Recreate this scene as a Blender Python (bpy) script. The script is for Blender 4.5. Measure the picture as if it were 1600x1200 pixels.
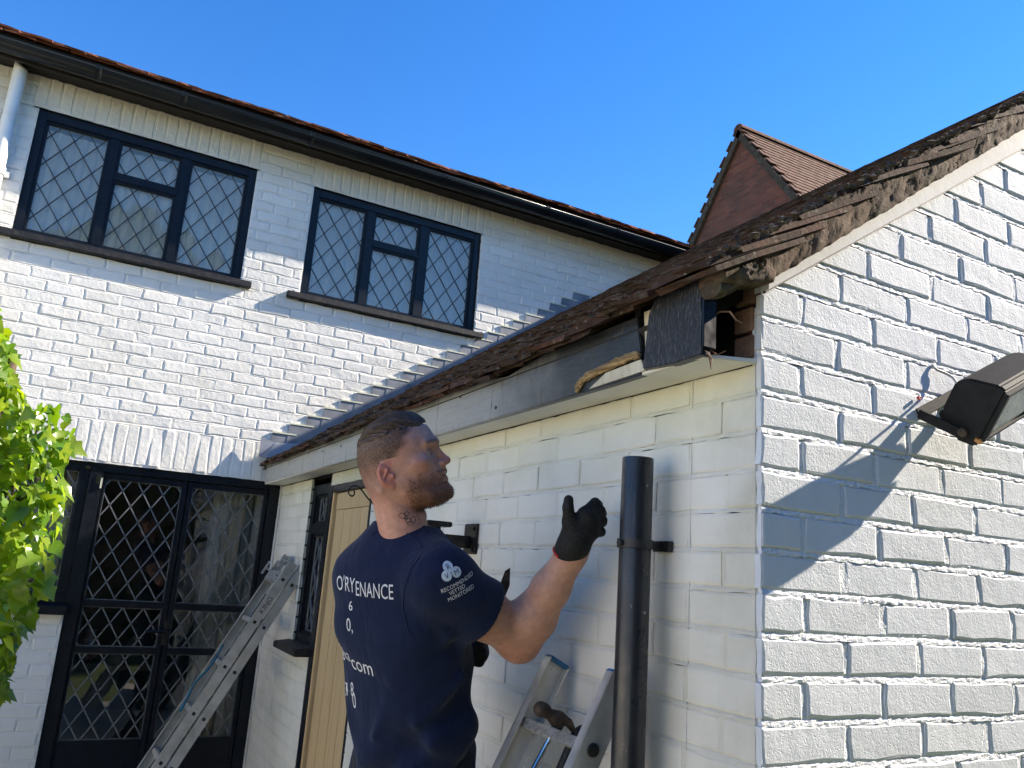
import bpy, bmesh, math, random
import numpy as np
from mathutils import Vector, Matrix
from mathutils.bvhtree import BVHTree

random.seed(7); np.random.seed(7)
SC = bpy.context.scene
for o in list(bpy.data.objects):
    bpy.data.objects.remove(o)
COL = SC.collection

# ------------------------------------------------------------------ camera
CAM = np.array((-1.1213, -1.10765, -0.25058))
PITCH, ROLL, YAW, FPX = 0.2316048, 0.0716222, 0.4818451, 1258.244
_f = np.array((math.sin(YAW)*math.cos(PITCH), math.cos(YAW)*math.cos(PITCH), math.sin(PITCH)))
_r0 = np.array((math.cos(YAW), -math.sin(YAW), 0.0)); _u0 = np.cross(_r0, _f)
CR = _r0*math.cos(ROLL) + _u0*math.sin(ROLL)
CU = -_r0*math.sin(ROLL) + _u0*math.cos(ROLL)
CF = _f
cd = bpy.data.cameras.new('camera'); cam = bpy.data.objects.new('camera', cd); COL.objects.link(cam)
m = Matrix.Identity(4)
for i in range(3):
    m[i][0], m[i][1], m[i][2], m[i][3] = CR[i], CU[i], -CF[i], CAM[i]
cam.matrix_world = m
cd.sensor_fit = 'HORIZONTAL'; cd.sensor_width = 36.0; cd.lens = 36.0*FPX/1600
cd.clip_start = 0.05; cd.clip_end = 2000
SC.camera = cam

# ------------------------------------------------------------------ light
SUN = Vector((1.0, -0.215, 0.668)).normalized()          # towards the sun
w = bpy.data.worlds.new('World'); SC.world = w; w.use_nodes = True
nt = w.node_tree; nt.nodes.clear()
wo = nt.nodes.new('ShaderNodeOutputWorld'); wb = nt.nodes.new('ShaderNodeBackground')
sk = nt.nodes.new('ShaderNodeTexSky'); sk.sky_type = 'NISHITA'; sk.sun_disc = False
sk.sun_elevation = math.asin(SUN.z); sk.sun_rotation = math.atan2(SUN.x, SUN.y)
sk.altitude = 100; sk.air_density = 1.0; sk.dust_density = 0.0; sk.ozone_density = 2.0
wb.inputs['Strength'].default_value = 0.115
hs_ = nt.nodes.new('ShaderNodeHueSaturation'); hs_.inputs['Saturation'].default_value = 1.36; hs_.inputs['Hue'].default_value = 0.510; hs_.inputs['Value'].default_value = 0.95
nt.links.new(sk.outputs[0], hs_.inputs['Color']); nt.links.new(hs_.outputs[0], wb.inputs[0]); nt.links.new(wb.outputs[0], wo.inputs[0])
sd = bpy.data.lights.new('sun', 'SUN'); sd.energy = 5.0; sd.angle = math.radians(0.53); sd.color = (1.0, 0.885, 0.73)
so = bpy.data.objects.new('sun', sd); COL.objects.link(so)
so.rotation_euler = SUN.to_track_quat('Z', 'Y').to_euler()
SC.view_settings.view_transform = 'Standard'; SC.view_settings.look = 'None'
SC.view_settings.exposure = 1.45; SC.view_settings.gamma = 1.0
SC.view_settings.use_curve_mapping = False
SC.render.engine = 'CYCLES'
SC.cycles.max_bounces = 6; SC.cycles.transparent_max_bounces = 16
SC.cycles.use_denoising = True
SC.cycles.caustics_reflective = False; SC.cycles.caustics_refractive = False

# ------------------------------------------------------------------ geometry helpers
def dep(px, py, d):
    return CAM + (CF + CR*(px-800)/FPX - CU*(py-600)/FPX)*d
def ray(px, py):
    return CF + CR*(px-800)/FPX - CU*(py-600)/FPX
def on(px, py, ax, c):
    d = ray(px, py); return CAM + d*((c-CAM[ax])/d[ax])
def proj(P):
    d = np.asarray(P, float)-CAM; z = d@CF
    return 800+FPX*(d@CR)/z, 600-FPX*(d@CU)/z, z
def V(p): return Vector([float(x) for x in p])

def tag(o, label=None, cat=None, group=None, kind=None):
    if label: o['label'] = label
    if cat: o['category'] = cat
    if group: o['group'] = group
    if kind: o['kind'] = kind
    return o
def empty(name, loc=(0, 0, 0), parent=None):
    o = bpy.data.objects.new(name, None); COL.objects.link(o); o.location = V(loc)
    o.empty_display_size = 0.1
    if parent: setpar(o, parent)
    return o
def setpar(o, p):
    o.parent = p
    o.matrix_parent_inverse = wloc(p).inverted()
def wloc(o):
    M_ = Matrix.Identity(4)
    while o is not None:
        M_ = (o.matrix_parent_inverse if o.parent else Matrix.Identity(4)) @ o.matrix_basis @ M_; o = o.parent
    return M_
def link(name, me, mat=None, parent=None, mw=None):
    o = bpy.data.objects.new(name, me); COL.objects.link(o)
    if mat is not None and not me.materials: me.materials.append(mat)
    if mw is not None: o.matrix_basis = mw
    if parent: setpar(o, parent)
    return o

class MB:
    """collects geometry in world coordinates"""
    def __init__(s): s.v = []; s.f = []
    def add(s, vs, fs):
        n = len(s.v); s.v += [tuple(float(c) for c in v) for v in vs]; s.f += [tuple(i+n for i in f) for f in fs]; return s
    def hexa(s, p):   # 8 points: bottom 4, top 4
        return s.add(p, [(0, 3, 2, 1), (4, 5, 6, 7), (0, 1, 5, 4), (1, 2, 6, 5), (2, 3, 7, 6), (3, 0, 4, 7)])
    def box(s, a, b):
        x0, y0, z0 = a; x1, y1, z1 = b
        x0, x1 = min(x0, x1), max(x0, x1); y0, y1 = min(y0, y1), max(y0, y1); z0, z1 = min(z0, z1), max(z0, z1)
        return s.hexa([(x0, y0, z0), (x1, y0, z0), (x1, y1, z0), (x0, y1, z0), (x0, y0, z1), (x1, y0, z1), (x1, y1, z1), (x0, y1, z1)])
    def bar(s, a, b, side, up, wd, ht):
        """box beam from a to b with half sizes wd along side and ht along up"""
        a = np.array(a, float); b = np.array(b, float); side = np.array(side, float); up = np.array(up, float)
        p = []
        for q in (a, b):
            p += [q-side*wd-up*ht, q+side*wd-up*ht, q+side*wd+up*ht, q-side*wd+up*ht]
        return s.add(p, [(0, 3, 2, 1), (4, 5, 6, 7), (0, 1, 5, 4), (1, 2, 6, 5), (2, 3, 7, 6), (3, 0, 4, 7)])
    def tube(s, pts, r, n=8, caps=True):
        pts = [np.array(p, float) for p in pts]; rs = r if isinstance(r, (list, tuple)) else [r]*len(pts)
        ref = None; rings = []
        for i, p in enumerate(pts):
            t = pts[min(i+1, len(pts)-1)]-pts[max(i-1, 0)]; t /= (np.linalg.norm(t)+1e-12)
            if ref is None:
                ref = np.array((0, 0, 1.0)) if abs(t[2]) < .9 else np.array((1.0, 0, 0))
            a = np.cross(t, ref); a /= np.linalg.norm(a); b = np.cross(a, t); ref = b
            rings.append([p+(a*math.cos(k*2*math.pi/n)+b*math.sin(k*2*math.pi/n))*rs[i] for k in range(n)])
        vs = [v for rg in rings for v in rg]; fs = []
        for i in range(len(pts)-1):
            for k in range(n):
                fs.append((i*n+k, i*n+(k+1) % n, (i+1)*n+(k+1) % n, (i+1)*n+k))
        if caps: fs.append(tuple(range(n))[::-1]); fs.append(tuple((len(pts)-1)*n+k for k in range(n)))
        return s.add(vs, fs)
    def lathe(s, c, axis, prof, n=24, ref=(0, 0, 1.0)):
        """prof: list of (along axis, radius)"""
        c = np.array(c, float); ax = np.array(axis, float); ax /= np.linalg.norm(ax)
        ref = np.array(ref, float)
        if abs(ax@ref) > .9: ref = np.array((1.0, 0, 0))
        a = np.cross(ax, ref); a /= np.linalg.norm(a); b = np.cross(ax, a)
        vs = []; fs = []
        for (h, r) in prof:
            for k in range(n):
                t = 2*math.pi*k/n; vs.append(c+ax*h+(a*math.cos(t)+b*math.sin(t))*r)
        for i in range(len(prof)-1):
            for k in range(n): fs.append((i*n+k, i*n+(k+1) % n, (i+1)*n+(k+1) % n, (i+1)*n+k))
        return s.add(vs, fs)
    def mesh(s, name):
        me = bpy.data.meshes.new(name); me.from_pydata(s.v, [], s.f); me.update(); return me
    def build(s, name, mat, parent=None, smooth=False, bevel=0.0, recalc=True, seg=2):
        bm = bmesh.new(); me = s.mesh(name); bm.from_mesh(me)
        if recalc: bmesh.ops.recalc_face_normals(bm, faces=bm.faces)
        if bevel > 0:
            es = [e for e in bm.edges if len(e.link_faces) == 2 and e.calc_face_angle(0) > .5]
            bmesh.ops.bevel(bm, geom=es, offset=bevel, segments=seg, affect='EDGES', clamp_overlap=True)
        bm.to_mesh(me); bm.free()
        if smooth:
            me.polygons.foreach_set('use_smooth', [True]*len(me.polygons))
            if smooth == 'auto':
                me.set_sharp_from_angle(angle=math.radians(38))
        me.update()
        # put the origin at the bounding-box centre
        c = None
        if s.v:
            a = np.array(s.v); c = (a.min(0)+a.max(0))/2
            me.transform(Matrix.Translation(-V(c)))
        return link(name, me, mat, parent, Matrix.Translation(V(c)) if c is not None else None)

def surfnet(F, org, h):
    """naive surface nets; F<0 inside"""
    nx, ny, nz = F.shape; ins = F < 0
    cnt = np.zeros((nx-1, ny-1, nz-1), np.int16); sm = np.zeros((nx-1, ny-1, nz-1, 3), np.float32)
    def sl(o, ax):  # cell-corner slice
        return tuple(slice(o[k], o[k]+(F.shape[k]-1)) for k in range(3))
    for ax in range(3):
        o1, o2 = [k for k in range(3) if k != ax]
        for i in (0, 1):
            for j in (0, 1):
                a = [0, 0, 0]; a[o1] = i; a[o2] = j; b = list(a); b[ax] = 1
                fa = F[sl(a, ax)]; fb = F[sl(b, ax)]
                cr = (fa < 0) != (fb < 0)
                if not cr.any(): continue
                t = fa[cr]/(fa[cr]-fb[cr])
                add = np.zeros((t.size, 3), np.float32); add[:, o1] = i; add[:, o2] = j; add[:, ax] = t
                sm[cr] += add; cnt[cr] += 1
    act = cnt > 0; idx = -np.ones(cnt.shape, np.int64); n = int(act.sum()); idx[act] = np.arange(n)
    base = np.argwhere(act).astype(np.float32)
    vs = (base+sm[act]/cnt[act][:, None])*h+np.array(org, np.float32)
    qs = []
    for ax in range(3):
        o1, o2 = [(1, 2), (2, 0), (0, 1)][ax]
        a = [slice(None)]*3; b = [slice(None)]*3
        a[ax] = slice(0, -1); b[ax] = slice(1, None)
        ia = ins[tuple(a)]; ib = ins[tuple(b)]
        e = np.argwhere(ia != ib)
        ok = (e[:, o1] > 0) & (e[:, o2] > 0) & (e[:, o1] < F.shape[o1]-1) & (e[:, o2] < F.shape[o2]-1)
        e = e[ok]
        s = ia[tuple(e.T)]
        d1 = np.zeros(3, int); d1[o1] = 1; d2 = np.zeros(3, int); d2[o2] = 1
        q = np.stack([idx[tuple((e-d1-d2).T)], idx[tuple((e-d2).T)], idx[tuple(e.T)], idx[tuple((e-d1).T)]], -1)
        q[~s] = q[~s][:, ::-1]
        qs.append(q)
    return vs, np.concatenate(qs)
def np_mesh(name, vs, qs, smooth=True):
    me = bpy.data.meshes.new(name)
    me.from_pydata(vs.tolist(), [], qs.tolist()); me.update()
    if smooth: me.polygons.foreach_set('use_smooth', [True]*len(me.polygons))
    return me
def smin(a, b, k):
    hh = np.maximum(k-np.abs(a-b), 0)/k
    return np.minimum(a, b)-hh*hh*k*.25
def smax(a, b, k): return -smin(-a, -b, k)
def rcone(P, a, b, r1, r2):
    a = np.array(a, np.float32); b = np.array(b, np.float32); ab = b-a
    d = [P[i]-a[i] for i in range(3)]
    t = np.clip((d[0]*ab[0]+d[1]*ab[1]+d[2]*ab[2])/(ab@ab), 0, 1)
    return np.sqrt((d[0]-ab[0]*t)**2+(d[1]-ab[1]*t)**2+(d[2]-ab[2]*t)**2)-(r1+(r2-r1)*t)
def ellip(P, c, r, ax=None):
    d = [P[i]-c[i] for i in range(3)]
    if ax is not None:
        d = [d[0]*A[0]+d[1]*A[1]+d[2]*A[2] for A in ax]
    k = np.sqrt((d[0]/r[0])**2+(d[1]/r[1])**2+(d[2]/r[2])**2)
    return (k-1)*min(r)
def grid(lo, hi, h):
    ax = [np.arange(lo[i], hi[i]+h, h, dtype=np.float32) for i in range(3)]
    return np.meshgrid(*ax, indexing='ij')
# ------------------------------------------------------------------ materials
def nodes(name):
    mt = bpy.data.materials.new(name); mt.use_nodes = True; t = mt.node_tree
    b = t.nodes['Principled BSDF']
    return mt, t, b
def N(t, typ, **kw):
    n = t.nodes.new(typ)
    for k, v in kw.items():
        if k in n.inputs.keys(): n.inputs[k].default_value = v
        else: setattr(n, k, v)
    return n
def posvec(t, stretch=(1, 1, 1), space='pos'):
    if space == 'pos': s = N(t, 'ShaderNodeNewGeometry').outputs['Position']
    else: s = N(t, 'ShaderNodeTexCoord').outputs['Object']
    mp = N(t, 'ShaderNodeMapping'); mp.inputs['Scale'].default_value = stretch
    t.links.new(s, mp.inputs['Vector']); return mp.outputs[0]
def noise(t, vec, scale, detail=4, rough=.55, dist=0):
    n = N(t, 'ShaderNodeTexNoise'); n.inputs['Scale'].default_value = scale; n.inputs['Detail'].default_value = detail
    n.inputs['Roughness'].default_value = rough; n.inputs['Distortion'].default_value = dist
    t.links.new(vec, n.inputs['Vector']); return n.outputs['Fac']
def ramp(t, fac, stops):
    r = N(t, 'ShaderNodeValToRGB'); e = r.color_ramp.elements
    while len(e) < len(stops): e.new(.5)
    for i, (p, c) in enumerate(stops):
        e[i].position = p; e[i].color = (c[0], c[1], c[2], 1) if not isinstance(c, (int, float)) else (c, c, c, 1)
    t.links.new(fac, r.inputs[0]); return r.outputs[0]
def mixc(t, fac, a, b, mode='MIX'):
    n = N(t, 'ShaderNodeMix', data_type='RGBA', blend_type=mode)
    for s, i in ((fac, 0), (a, 6), (b, 7)):
        if hasattr(s, 'is_output'): t.links.new(s, n.inputs[i])
        else: n.inputs[i].default_value = s if not isinstance(s, tuple) else (s[0], s[1], s[2], 1)
    return n.outputs[2]
def math_(t, op, a, b=0.0):
    n = N(t, 'ShaderNodeMath', operation=op)
    for s, i in ((a, 0), (b, 1)):
        if hasattr(s, 'is_output'): t.links.new(s, n.inputs[i])
        else: n.inputs[i].default_value = s
    return n.outputs[0]
def bump(t, b, h, strength, dist=.002, prev=None):
    n = N(t, 'ShaderNodeBump'); n.inputs['Strength'].default_value = strength; n.inputs['Distance'].default_value = dist
    t.links.new(h, n.inputs['Height'])
    if prev is not None: t.links.new(prev, n.inputs['Normal'])
    t.links.new(n.outputs[0], b.inputs['Normal']); return n.outputs[0]
def M(name, col, rough=.6, col2=None, vscale=6, lo=.35, hi=.65, bmp=0., bscale=60, bdist=.002, metal=0., spec=.5,
      stretch=(1, 1, 1), detail=5, space='pos', rvar=0., speck=None):
    mt, t, b = nodes(name)
    b.inputs['Roughness'].default_value = rough; b.inputs['Metallic'].default_value = metal
    b.inputs['Specular IOR Level'].default_value = spec
    vec = posvec(t, stretch, space)
    if col2 is None: col2 = tuple(c*.75 for c in col)
    f = noise(t, vec, vscale, detail)
    c = ramp(t, f, [(lo, col), (hi, col2)])
    if speck:   # small scuffs and paint splashes
        c = mixc(t, ramp(t, noise(t, vec, 48, 3, .6), [(.685, 0.), (.71, .8)]), c, speck)
        c = mixc(t, ramp(t, noise(t, posvec(t, (1, 1, .12)), 60, 5, .7), [(.60, 0.), (.75, .18)]), c, speck)
    t.links.new(c, b.inputs['Base Color'])
    if bmp: bump(t, b, noise(t, vec, bscale, 6, .6), bmp, bdist)
    if rvar:
        r = ramp(t, noise(t, vec, vscale*3, 4), [(.3, max(0, rough-rvar)), (.7, min(1, rough+rvar))])
        t.links.new(r, b.inputs['Roughness'])
    return mt
def paint(name, base, dirt, dirt_lo, dirt_hi, fine, fine_s, lump, lump_s, spots=0., side_tints=False, rough=.75, grit=0., eaves=False):
    """white masonry paint over brick: uneven coat, specks of dirt, brush and grit relief"""
    mt, t, b = nodes(name); b.inputs['Roughness'].default_value = rough; b.inputs['Specular IOR Level'].default_value = .3
    vec = posvec(t)
    oi = N(t, 'ShaderNodeObjectInfo')
    f = ramp(t, noise(t, vec, 3.1, 8, .65), [(dirt_lo, 0.), (dirt_hi, 1.)])
    c = mixc(t, f, base, dirt)
    tint = ramp(t, oi.outputs['Random'], [(0, (.94, .94, .93)), (1, (1, 1, 1))])
    c = mixc(t, 1.0, c, tint, 'MULTIPLY')
    if spots:
        sp = ramp(t, noise(t, vec, 95, 3, .6), [(.70, 0.), (.76, spots)])
        sp2 = math_(t, 'MULTIPLY', sp, ramp(t, noise(t, vec, 7, 3), [(.45, 0.), (.62, 1.)]))
        c = mixc(t, sp2, c, (.12, .11, .09))
    if side_tints:
        g = N(t, 'ShaderNodeNewGeometry'); sx = N(t, 'ShaderNodeSeparateXYZ'); t.links.new(g.outputs['Position'], sx.inputs[0])
        a = ramp(t, math_(t, 'ADD', sx.outputs['Z'], math_(t, 'MULTIPLY', noise(t, vec, 5, 5), .25)), [(.12, 0.), (.38, .42)])
        c = mixc(t, a, c, (.62, .64, .40))  # pale green tint, stronger towards the top of the wall
        # grime gathered along the exposed corner
        e = ramp(t, math_(t, 'ADD', math_(t, 'ADD', sx.outputs['Y'], .30), math_(t, 'MULTIPLY', noise(t, vec, 9, 7, .7), -.34)), [(.06, .75), (.13, .38), (.30, 0.)])
        c = mixc(t, e, c, (.40, .37, .27))
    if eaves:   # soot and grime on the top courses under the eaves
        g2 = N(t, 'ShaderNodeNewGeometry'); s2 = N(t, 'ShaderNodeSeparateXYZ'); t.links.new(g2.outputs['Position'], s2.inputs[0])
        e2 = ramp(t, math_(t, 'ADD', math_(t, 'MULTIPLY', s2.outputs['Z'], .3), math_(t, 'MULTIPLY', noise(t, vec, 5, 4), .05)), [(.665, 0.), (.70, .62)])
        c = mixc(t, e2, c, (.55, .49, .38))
    t.links.new(c, b.inputs['Base Color'])
    n1 = bump(t, b, noise(t, vec, lump_s, 5, .6), lump, .004)
    n2 = bump(t, b, noise(t, vec, fine_s, 6, .65), fine, .0012, n1)
    if grit:
        vo = N(t, 'ShaderNodeTexVoronoi'); vo.inputs['Scale'].default_value = 190; t.links.new(vec, vo.inputs['Vector'])
        bump(t, b, ramp(t, vo.outputs['Distance'], [(.05, 0.), (.35, 1.)]), grit, .0012, n2)
    return mt
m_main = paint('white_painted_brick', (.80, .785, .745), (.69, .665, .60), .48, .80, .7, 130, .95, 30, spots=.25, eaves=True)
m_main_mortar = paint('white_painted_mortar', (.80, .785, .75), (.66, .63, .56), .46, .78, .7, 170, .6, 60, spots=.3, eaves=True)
m_gab = paint('white_painted_gable_brick', (.675, .70, .735), (.58, .595, .61), .5, .8, .85, 150, .42, 26, spots=.3, grit=.45)
m_gab_mortar = paint('white_painted_gable_mortar', (.74, .76, .785), (.60, .61, .62), .48, .8, 1.0, 170, 1.0, 70, spots=.6, grit=1.0)
m_side = paint('cream_painted_brick', (.76, .745, .68), (.64, .62, .53), .45, .75, .3, 120, .25, 30, spots=.55, side_tints=True)
m_side_mortar = paint('cream_painted_mortar', (.74, .725, .655), (.58, .555, .46), .42, .75, .4, 140, .4, 50, spots=.7, side_tints=True)
m_rawbrick = M('raw_brown_brick', (.13, .075, .05), .9, (.30, .17, .11), 22, .35, .7, .8, 70, .004)
m_black = M('black_gloss_paint', (.0045, .006, .010), .36, (.009, .011, .016), 12, .3, .7, .25, 60, .001, rvar=.1, spec=.28)
m_blackrough = M('weathered_black_paint', (.008, .008, .009), .6, (.045, .038, .03), 30, .5, .8, .8, 60, .003, rvar=.15)
m_gutter = M('black_plastic_gutter', (.006, .007, .009), .30, (.014, .015, .016), 3, .4, .7, .0, 50, .001, spec=.45)
m_soffit_black = M('brown_black_soffit', (.009, .0075, .006), .7, (.018, .014, .010), 8, bmp=.2)
m_lead_shaded = M('shaded_lead_came', (.05, .053, .06), .55, (.09, .093, .10), 20, metal=.3)  # copy of the lead came, darkened for the shade on the upper windows
m_lead_came = M('lead_came', (.16, .165, .17), .5, (.25, .255, .26), 20, metal=.6)
m_lead = M('lead_sheet', (.15, .16, .185), .55, (.27, .285, .31), 9, .3, .7, .35, 20, .003, metal=.25, rvar=.1)
m_pvc = M('white_plastic_pipe', (.80, .80, .78), .35, (.62, .60, .54), 9, .5, .85)
m_pipe = M('dark_grey_plastic_pipe', (.013, .0135, .017), .34, (.026, .027, .031), 11, .35, .7, .15, 25, .001, rvar=.1, speck=(.30, .30, .29))
m_iron = M('black_wrought_iron', (.010, .0095, .009), .5, (.06, .045, .032), 45, .5, .75, .4, 90, .001, metal=.3)
m_alu = M('worn_aluminium', (.58, .575, .55), .42, (.40, .39, .36), 14, .4, .72, .15, 130, .0008, metal=.45, stretch=(1, 1, 1), rvar=.1)
m_alu2 = M('bright_aluminium', (.62, .62, .61), .30, (.46, .455, .44), 24, .4, .72, .1, 130, .0008, metal=.6, rvar=.08)
m_bluecap = M('blue_plastic_cap', (.015, .16, .36), .45, (.01, .10, .24), 40)
m_rope = M('cyan_rope', (.02, .16, .26), .8, (.012, .10, .17), 60, bmp=.5, bscale=300)
m_steel = M('polished_steel', (.55, .55, .55), .16, (.42, .42, .42), 30, metal=1.0)
m_rust = M('rusty_hammer_head', (.045, .034, .027), .65, (.10, .065, .042), 60, .4, .7, .6, 120, .001, metal=.4)
m_rubber = M('black_rubber', (.012, .012, .013), .5, (.022, .022, .022), 40, bmp=.2, bscale=120)
m_rawwood = M('split_raw_wood', (.50, .34, .15), .8, (.20, .12, .045), 20, .38, .62, 1., 30, .008, stretch=(6, .5, 6))
m_palewood = M('pale_exposed_board', (.62, .56, .42), .8, (.42, .36, .25), 30, .4, .7, .4, 60, .002, stretch=(1, 1, .3))
m_soffit = M('white_soffit_board', (.74, .72, .64), .6, (.60, .57, .46), 7, .45, .8, .2, 30, .002)
m_verge = paint('white_verge_strip', (.62, .625, .63), (.46, .455, .445), .5, .8, .5, 170, .15, 20, spots=.7)
def oak():
    mt, t, b = nodes('pale_oak'); b.inputs['Roughness'].default_value = .55
    vec = posvec(t, (14, 14, .7)); oi = N(t, 'ShaderNodeObjectInfo')
    c = ramp(t, noise(t, vec, 3.0, 6, .6, .6), [(.3, (.54, .37, .18)), (.55, (.66, .48, .26)), (.75, (.47, .31, .14))])
    tint = ramp(t, oi.outputs['Random'], [(0, (.86, .84, .8)), (1, (1, 1, 1))])
    t.links.new(mixc(t, 1., c, tint, 'MULTIPLY'), b.inputs['Base Color'])
    bump(t, b, noise(t, vec, 8, 5), .2, .001); return mt
m_oak = oak()
def fascia():
    mt, t, b = nodes('peeling_fascia_paint'); b.inputs['Roughness'].default_value = .42
    vec = posvec(t); sx = N(t, 'ShaderNodeSeparateXYZ'); t.links.new(N(t, 'ShaderNodeNewGeometry').outputs['Position'], sx.inputs[0])
    wob = math_(t, 'ADD', sx.outputs['Y'], math_(t, 'MULTIPLY', noise(t, posvec(t, (3, 3, 3)), 3, 6, .65), .45))
    # black paint near the broken end, worn grey-white paint over the rest
    c = ramp(t, math_(t, 'MULTIPLY', wob, .33), [(.195, (.012, .014, .018)), (.245, (.030, .033, .037)), (.305, (.11, .116, .118)), (.40, (.25, .255, .25)), (.62, (.38, .375, .345))])
    gr = noise(t, posvec(t, (1, 2.2, 40)), 4, 5)
    c = mixc(t, ramp(t, gr, [(.5, 0.), (.75, .35)]), c, (.10, .10, .095))
    st = ramp(t, noise(t, posvec(t, (8, 16, 2)), 2.2, 6, .7), [(.58, 0.), (.66, .85)])
    c = mixc(t, st, c, (.045, .038, .03))
    fl = ramp(t, noise(t, vec, 26, 6, .75), [(.62, 0.), (.66, .7)])
    c = mixc(t, math_(t, 'MULTIPLY', fl, ramp(t, noise(t, vec, 4, 3), [(.45, 0.), (.55, 1.)])), c, (.16, .12, .075))
    t.links.new(c, b.inputs['Base Color'])
    n1 = bump(t, b, noise(t, posvec(t, (1, 20, 90)), 2, 5, .6), .5, .002)
    bump(t, b, noise(t, posvec(t, (1, 60, 14)), 3, 5, .6), .35, .001, n1); return mt
m_fascia = fascia()
def brushed_black():
    mt, t, b = nodes('streaky_black_board'); b.inputs['Roughness'].default_value = .35
    v1 = posvec(t, (1, 75, 14)); f = noise(t, v1, 3.5, 6, .7, .8)
    c = ramp(t, f, [(.38, (.005, .007, .011)), (.54, (.014, .016, .022)), (.66, (.14, .145, .15))])
    t.links.new(c, b.inputs['Base Color']); bump(t, b, f, .9, .003); return mt
m_streak = brushed_black()
def tile_mat(name, a, bcol, lich=.5, moss=.0):
    mt, t, b = nodes(name); b.inputs['Roughness'].default_value = .9; b.inputs['Specular IOR Level'].default_value = .2
    vec = posvec(t); oi = N(t, 'ShaderNodeObjectInfo')
    c = ramp(t, noise(t, vec, 13, 7, .7), [(.3, a), (.7, bcol)])
    c = mixc(t, 1., c, ramp(t, oi.outputs['Random'], [(0, (.6, .58, .56)), (.5, (1, .95, .9)), (1, (1.25, 1.0, .9))]), 'MULTIPLY')
    c = mixc(t, ramp(t, noise(t, vec, 11, 6, .7), [(.56, 0.), (.68, lich*.55)]), c, (.20, .19, .16))
    l = ramp(t, noise(t, vec, 42, 5, .7), [(.60, 0.), (.70, lich)])
    c = mixc(t, l, c, (.34, .32, .27))
    if moss:
        g = ramp(t, noise(t, vec, 17, 5, .7), [(.5, 0.), (.66, moss)])
        c = mixc(t, g, c, (.055, .062, .03))
    t.links.new(c, b.inputs['Base Color'])
    n1 = bump(t, b, noise(t, vec, 55, 7, .7), 1., .004)
    bump(t, b, noise(t, vec, 210, 5, .7), .7, .002, n1); return mt
m_tile = tile_mat('old_clay_tile', (.042, .027, .022), (.105, .060, .044), .75, .35)
m_tile_main = tile_mat('red_brown_clay_tile', (.16, .062, .036), (.31, .125, .07), .25)
m_tile_wing = tile_mat('weathered_wing_tile', (.085, .045, .033), (.18, .10, .072), .4)
m_vmortar = tile_mat('crumbling_verge_mortar', (.055, .042, .033), (.135, .105, .078), .75, .45)
def wing_brick():
    mt, t, b = nodes('far_red_brick'); b.inputs['Roughness'].default_value = .9
    sx = N(t, 'ShaderNodeSeparateXYZ'); t.links.new(N(t, 'ShaderNodeNewGeometry').outputs['Position'], sx.inputs[0])
    cb = N(t, 'ShaderNodeCombineXYZ'); t.links.new(sx.outputs['Y'], cb.inputs[0]); t.links.new(sx.outputs['Z'], cb.inputs[1])
    br = N(t, 'ShaderNodeTexBrick'); br.inputs['Scale'].default_value = 1.0
    br.inputs['Brick Width'].default_value = .15; br.inputs['Row Height'].default_value = .052; br.inputs['Mortar Size'].default_value = .007
    br.inputs['Color1'].default_value = (.14, .036, .020, 1); br.inputs['Color2'].default_value = (.25, .075, .038, 1); br.inputs['Mortar'].default_value = (.12, .08, .058, 1)
    t.links.new(cb.outputs[0], br.inputs['Vector'])
    f = ramp(t, noise(t, posvec(t), 2.4, 6, .65), [(.45, 0.), (.68, .5)])
    t.links.new(mixc(t, f, br.outputs['Color'], (.055, .042, .032)), b.inputs['Base Color'])
    bump(t, b, br.outputs['Fac'], -.6, .006); return mt
m_wing = wing_brick()
def glass(name, refl=.10, tint=(1, 1, 1)):
    mt = bpy.data.materials.new(name); mt.use_nodes = True; t = mt.node_tree; t.nodes.clear()
    o = N(t, 'ShaderNodeOutputMaterial'); tr = N(t, 'ShaderNodeBsdfTransparent'); gl = N(t, 'ShaderNodeBsdfGlossy')
    tr.inputs[0].default_value = (*tint, 1); gl.inputs['Roughness'].default_value = .015; gl.inputs[0].default_value = (.95, .97, 1, 1)
    fr = N(t, 'ShaderNodeFresnel'); fr.inputs['IOR'].default_value = 1.52
    k = math_(t, 'MINIMUM', math_(t, 'MULTIPLY', fr.outputs[0], refl), 1.0)   # both faces of the pane reflect
    ms = N(t, 'ShaderNodeMixShader'); t.links.new(k, ms.inputs[0]); t.links.new(tr.outputs[0], ms.inputs[1]); t.links.new(gl.outputs[0], ms.inputs[2])
    bp = N(t, 'ShaderNodeBump'); bp.inputs['Strength'].default_value = .06; bp.inputs['Distance'].default_value = .004
    t.links.new(noise(t, posvec(t), 9, 3), bp.inputs['Height']); t.links.new(bp.outputs[0], gl.inputs['Normal'])
    t.links.new(ms.outputs[0], o.inputs[0]); return mt
m_glass = glass('window_glass', 1.9, (.97, .98, .98))
def cloth(name, col, trans=.4):
    mt = bpy.data.materials.new(name); mt.use_nodes = True; t = mt.node_tree; t.nodes.clear()
    o = N(t, 'ShaderNodeOutputMaterial'); d = N(t, 'ShaderNodeBsdfDiffuse'); tl = N(t, 'ShaderNodeBsdfTranslucent')
    d.inputs[0].default_value = (*col, 1); tl.inputs[0].default_value = (*col, 1)
    ms = N(t, 'ShaderNodeMixShader'); ms.inputs[0].default_value = trans
    t.links.new(d.outputs[0], ms.inputs[1]); t.links.new(tl.outputs[0], ms.inputs[2]); t.links.new(ms.outputs[0], o.inputs[0]); return mt
m_net = cloth('white_net_curtain', (.95, .96, .97), .28)
m_drape = cloth('cream_drape', (.62, .60, .55), .15)
m_room = M('dim_room_wall', (.16, .15, .14), .9, (.12, .11, .10), 2)
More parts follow.
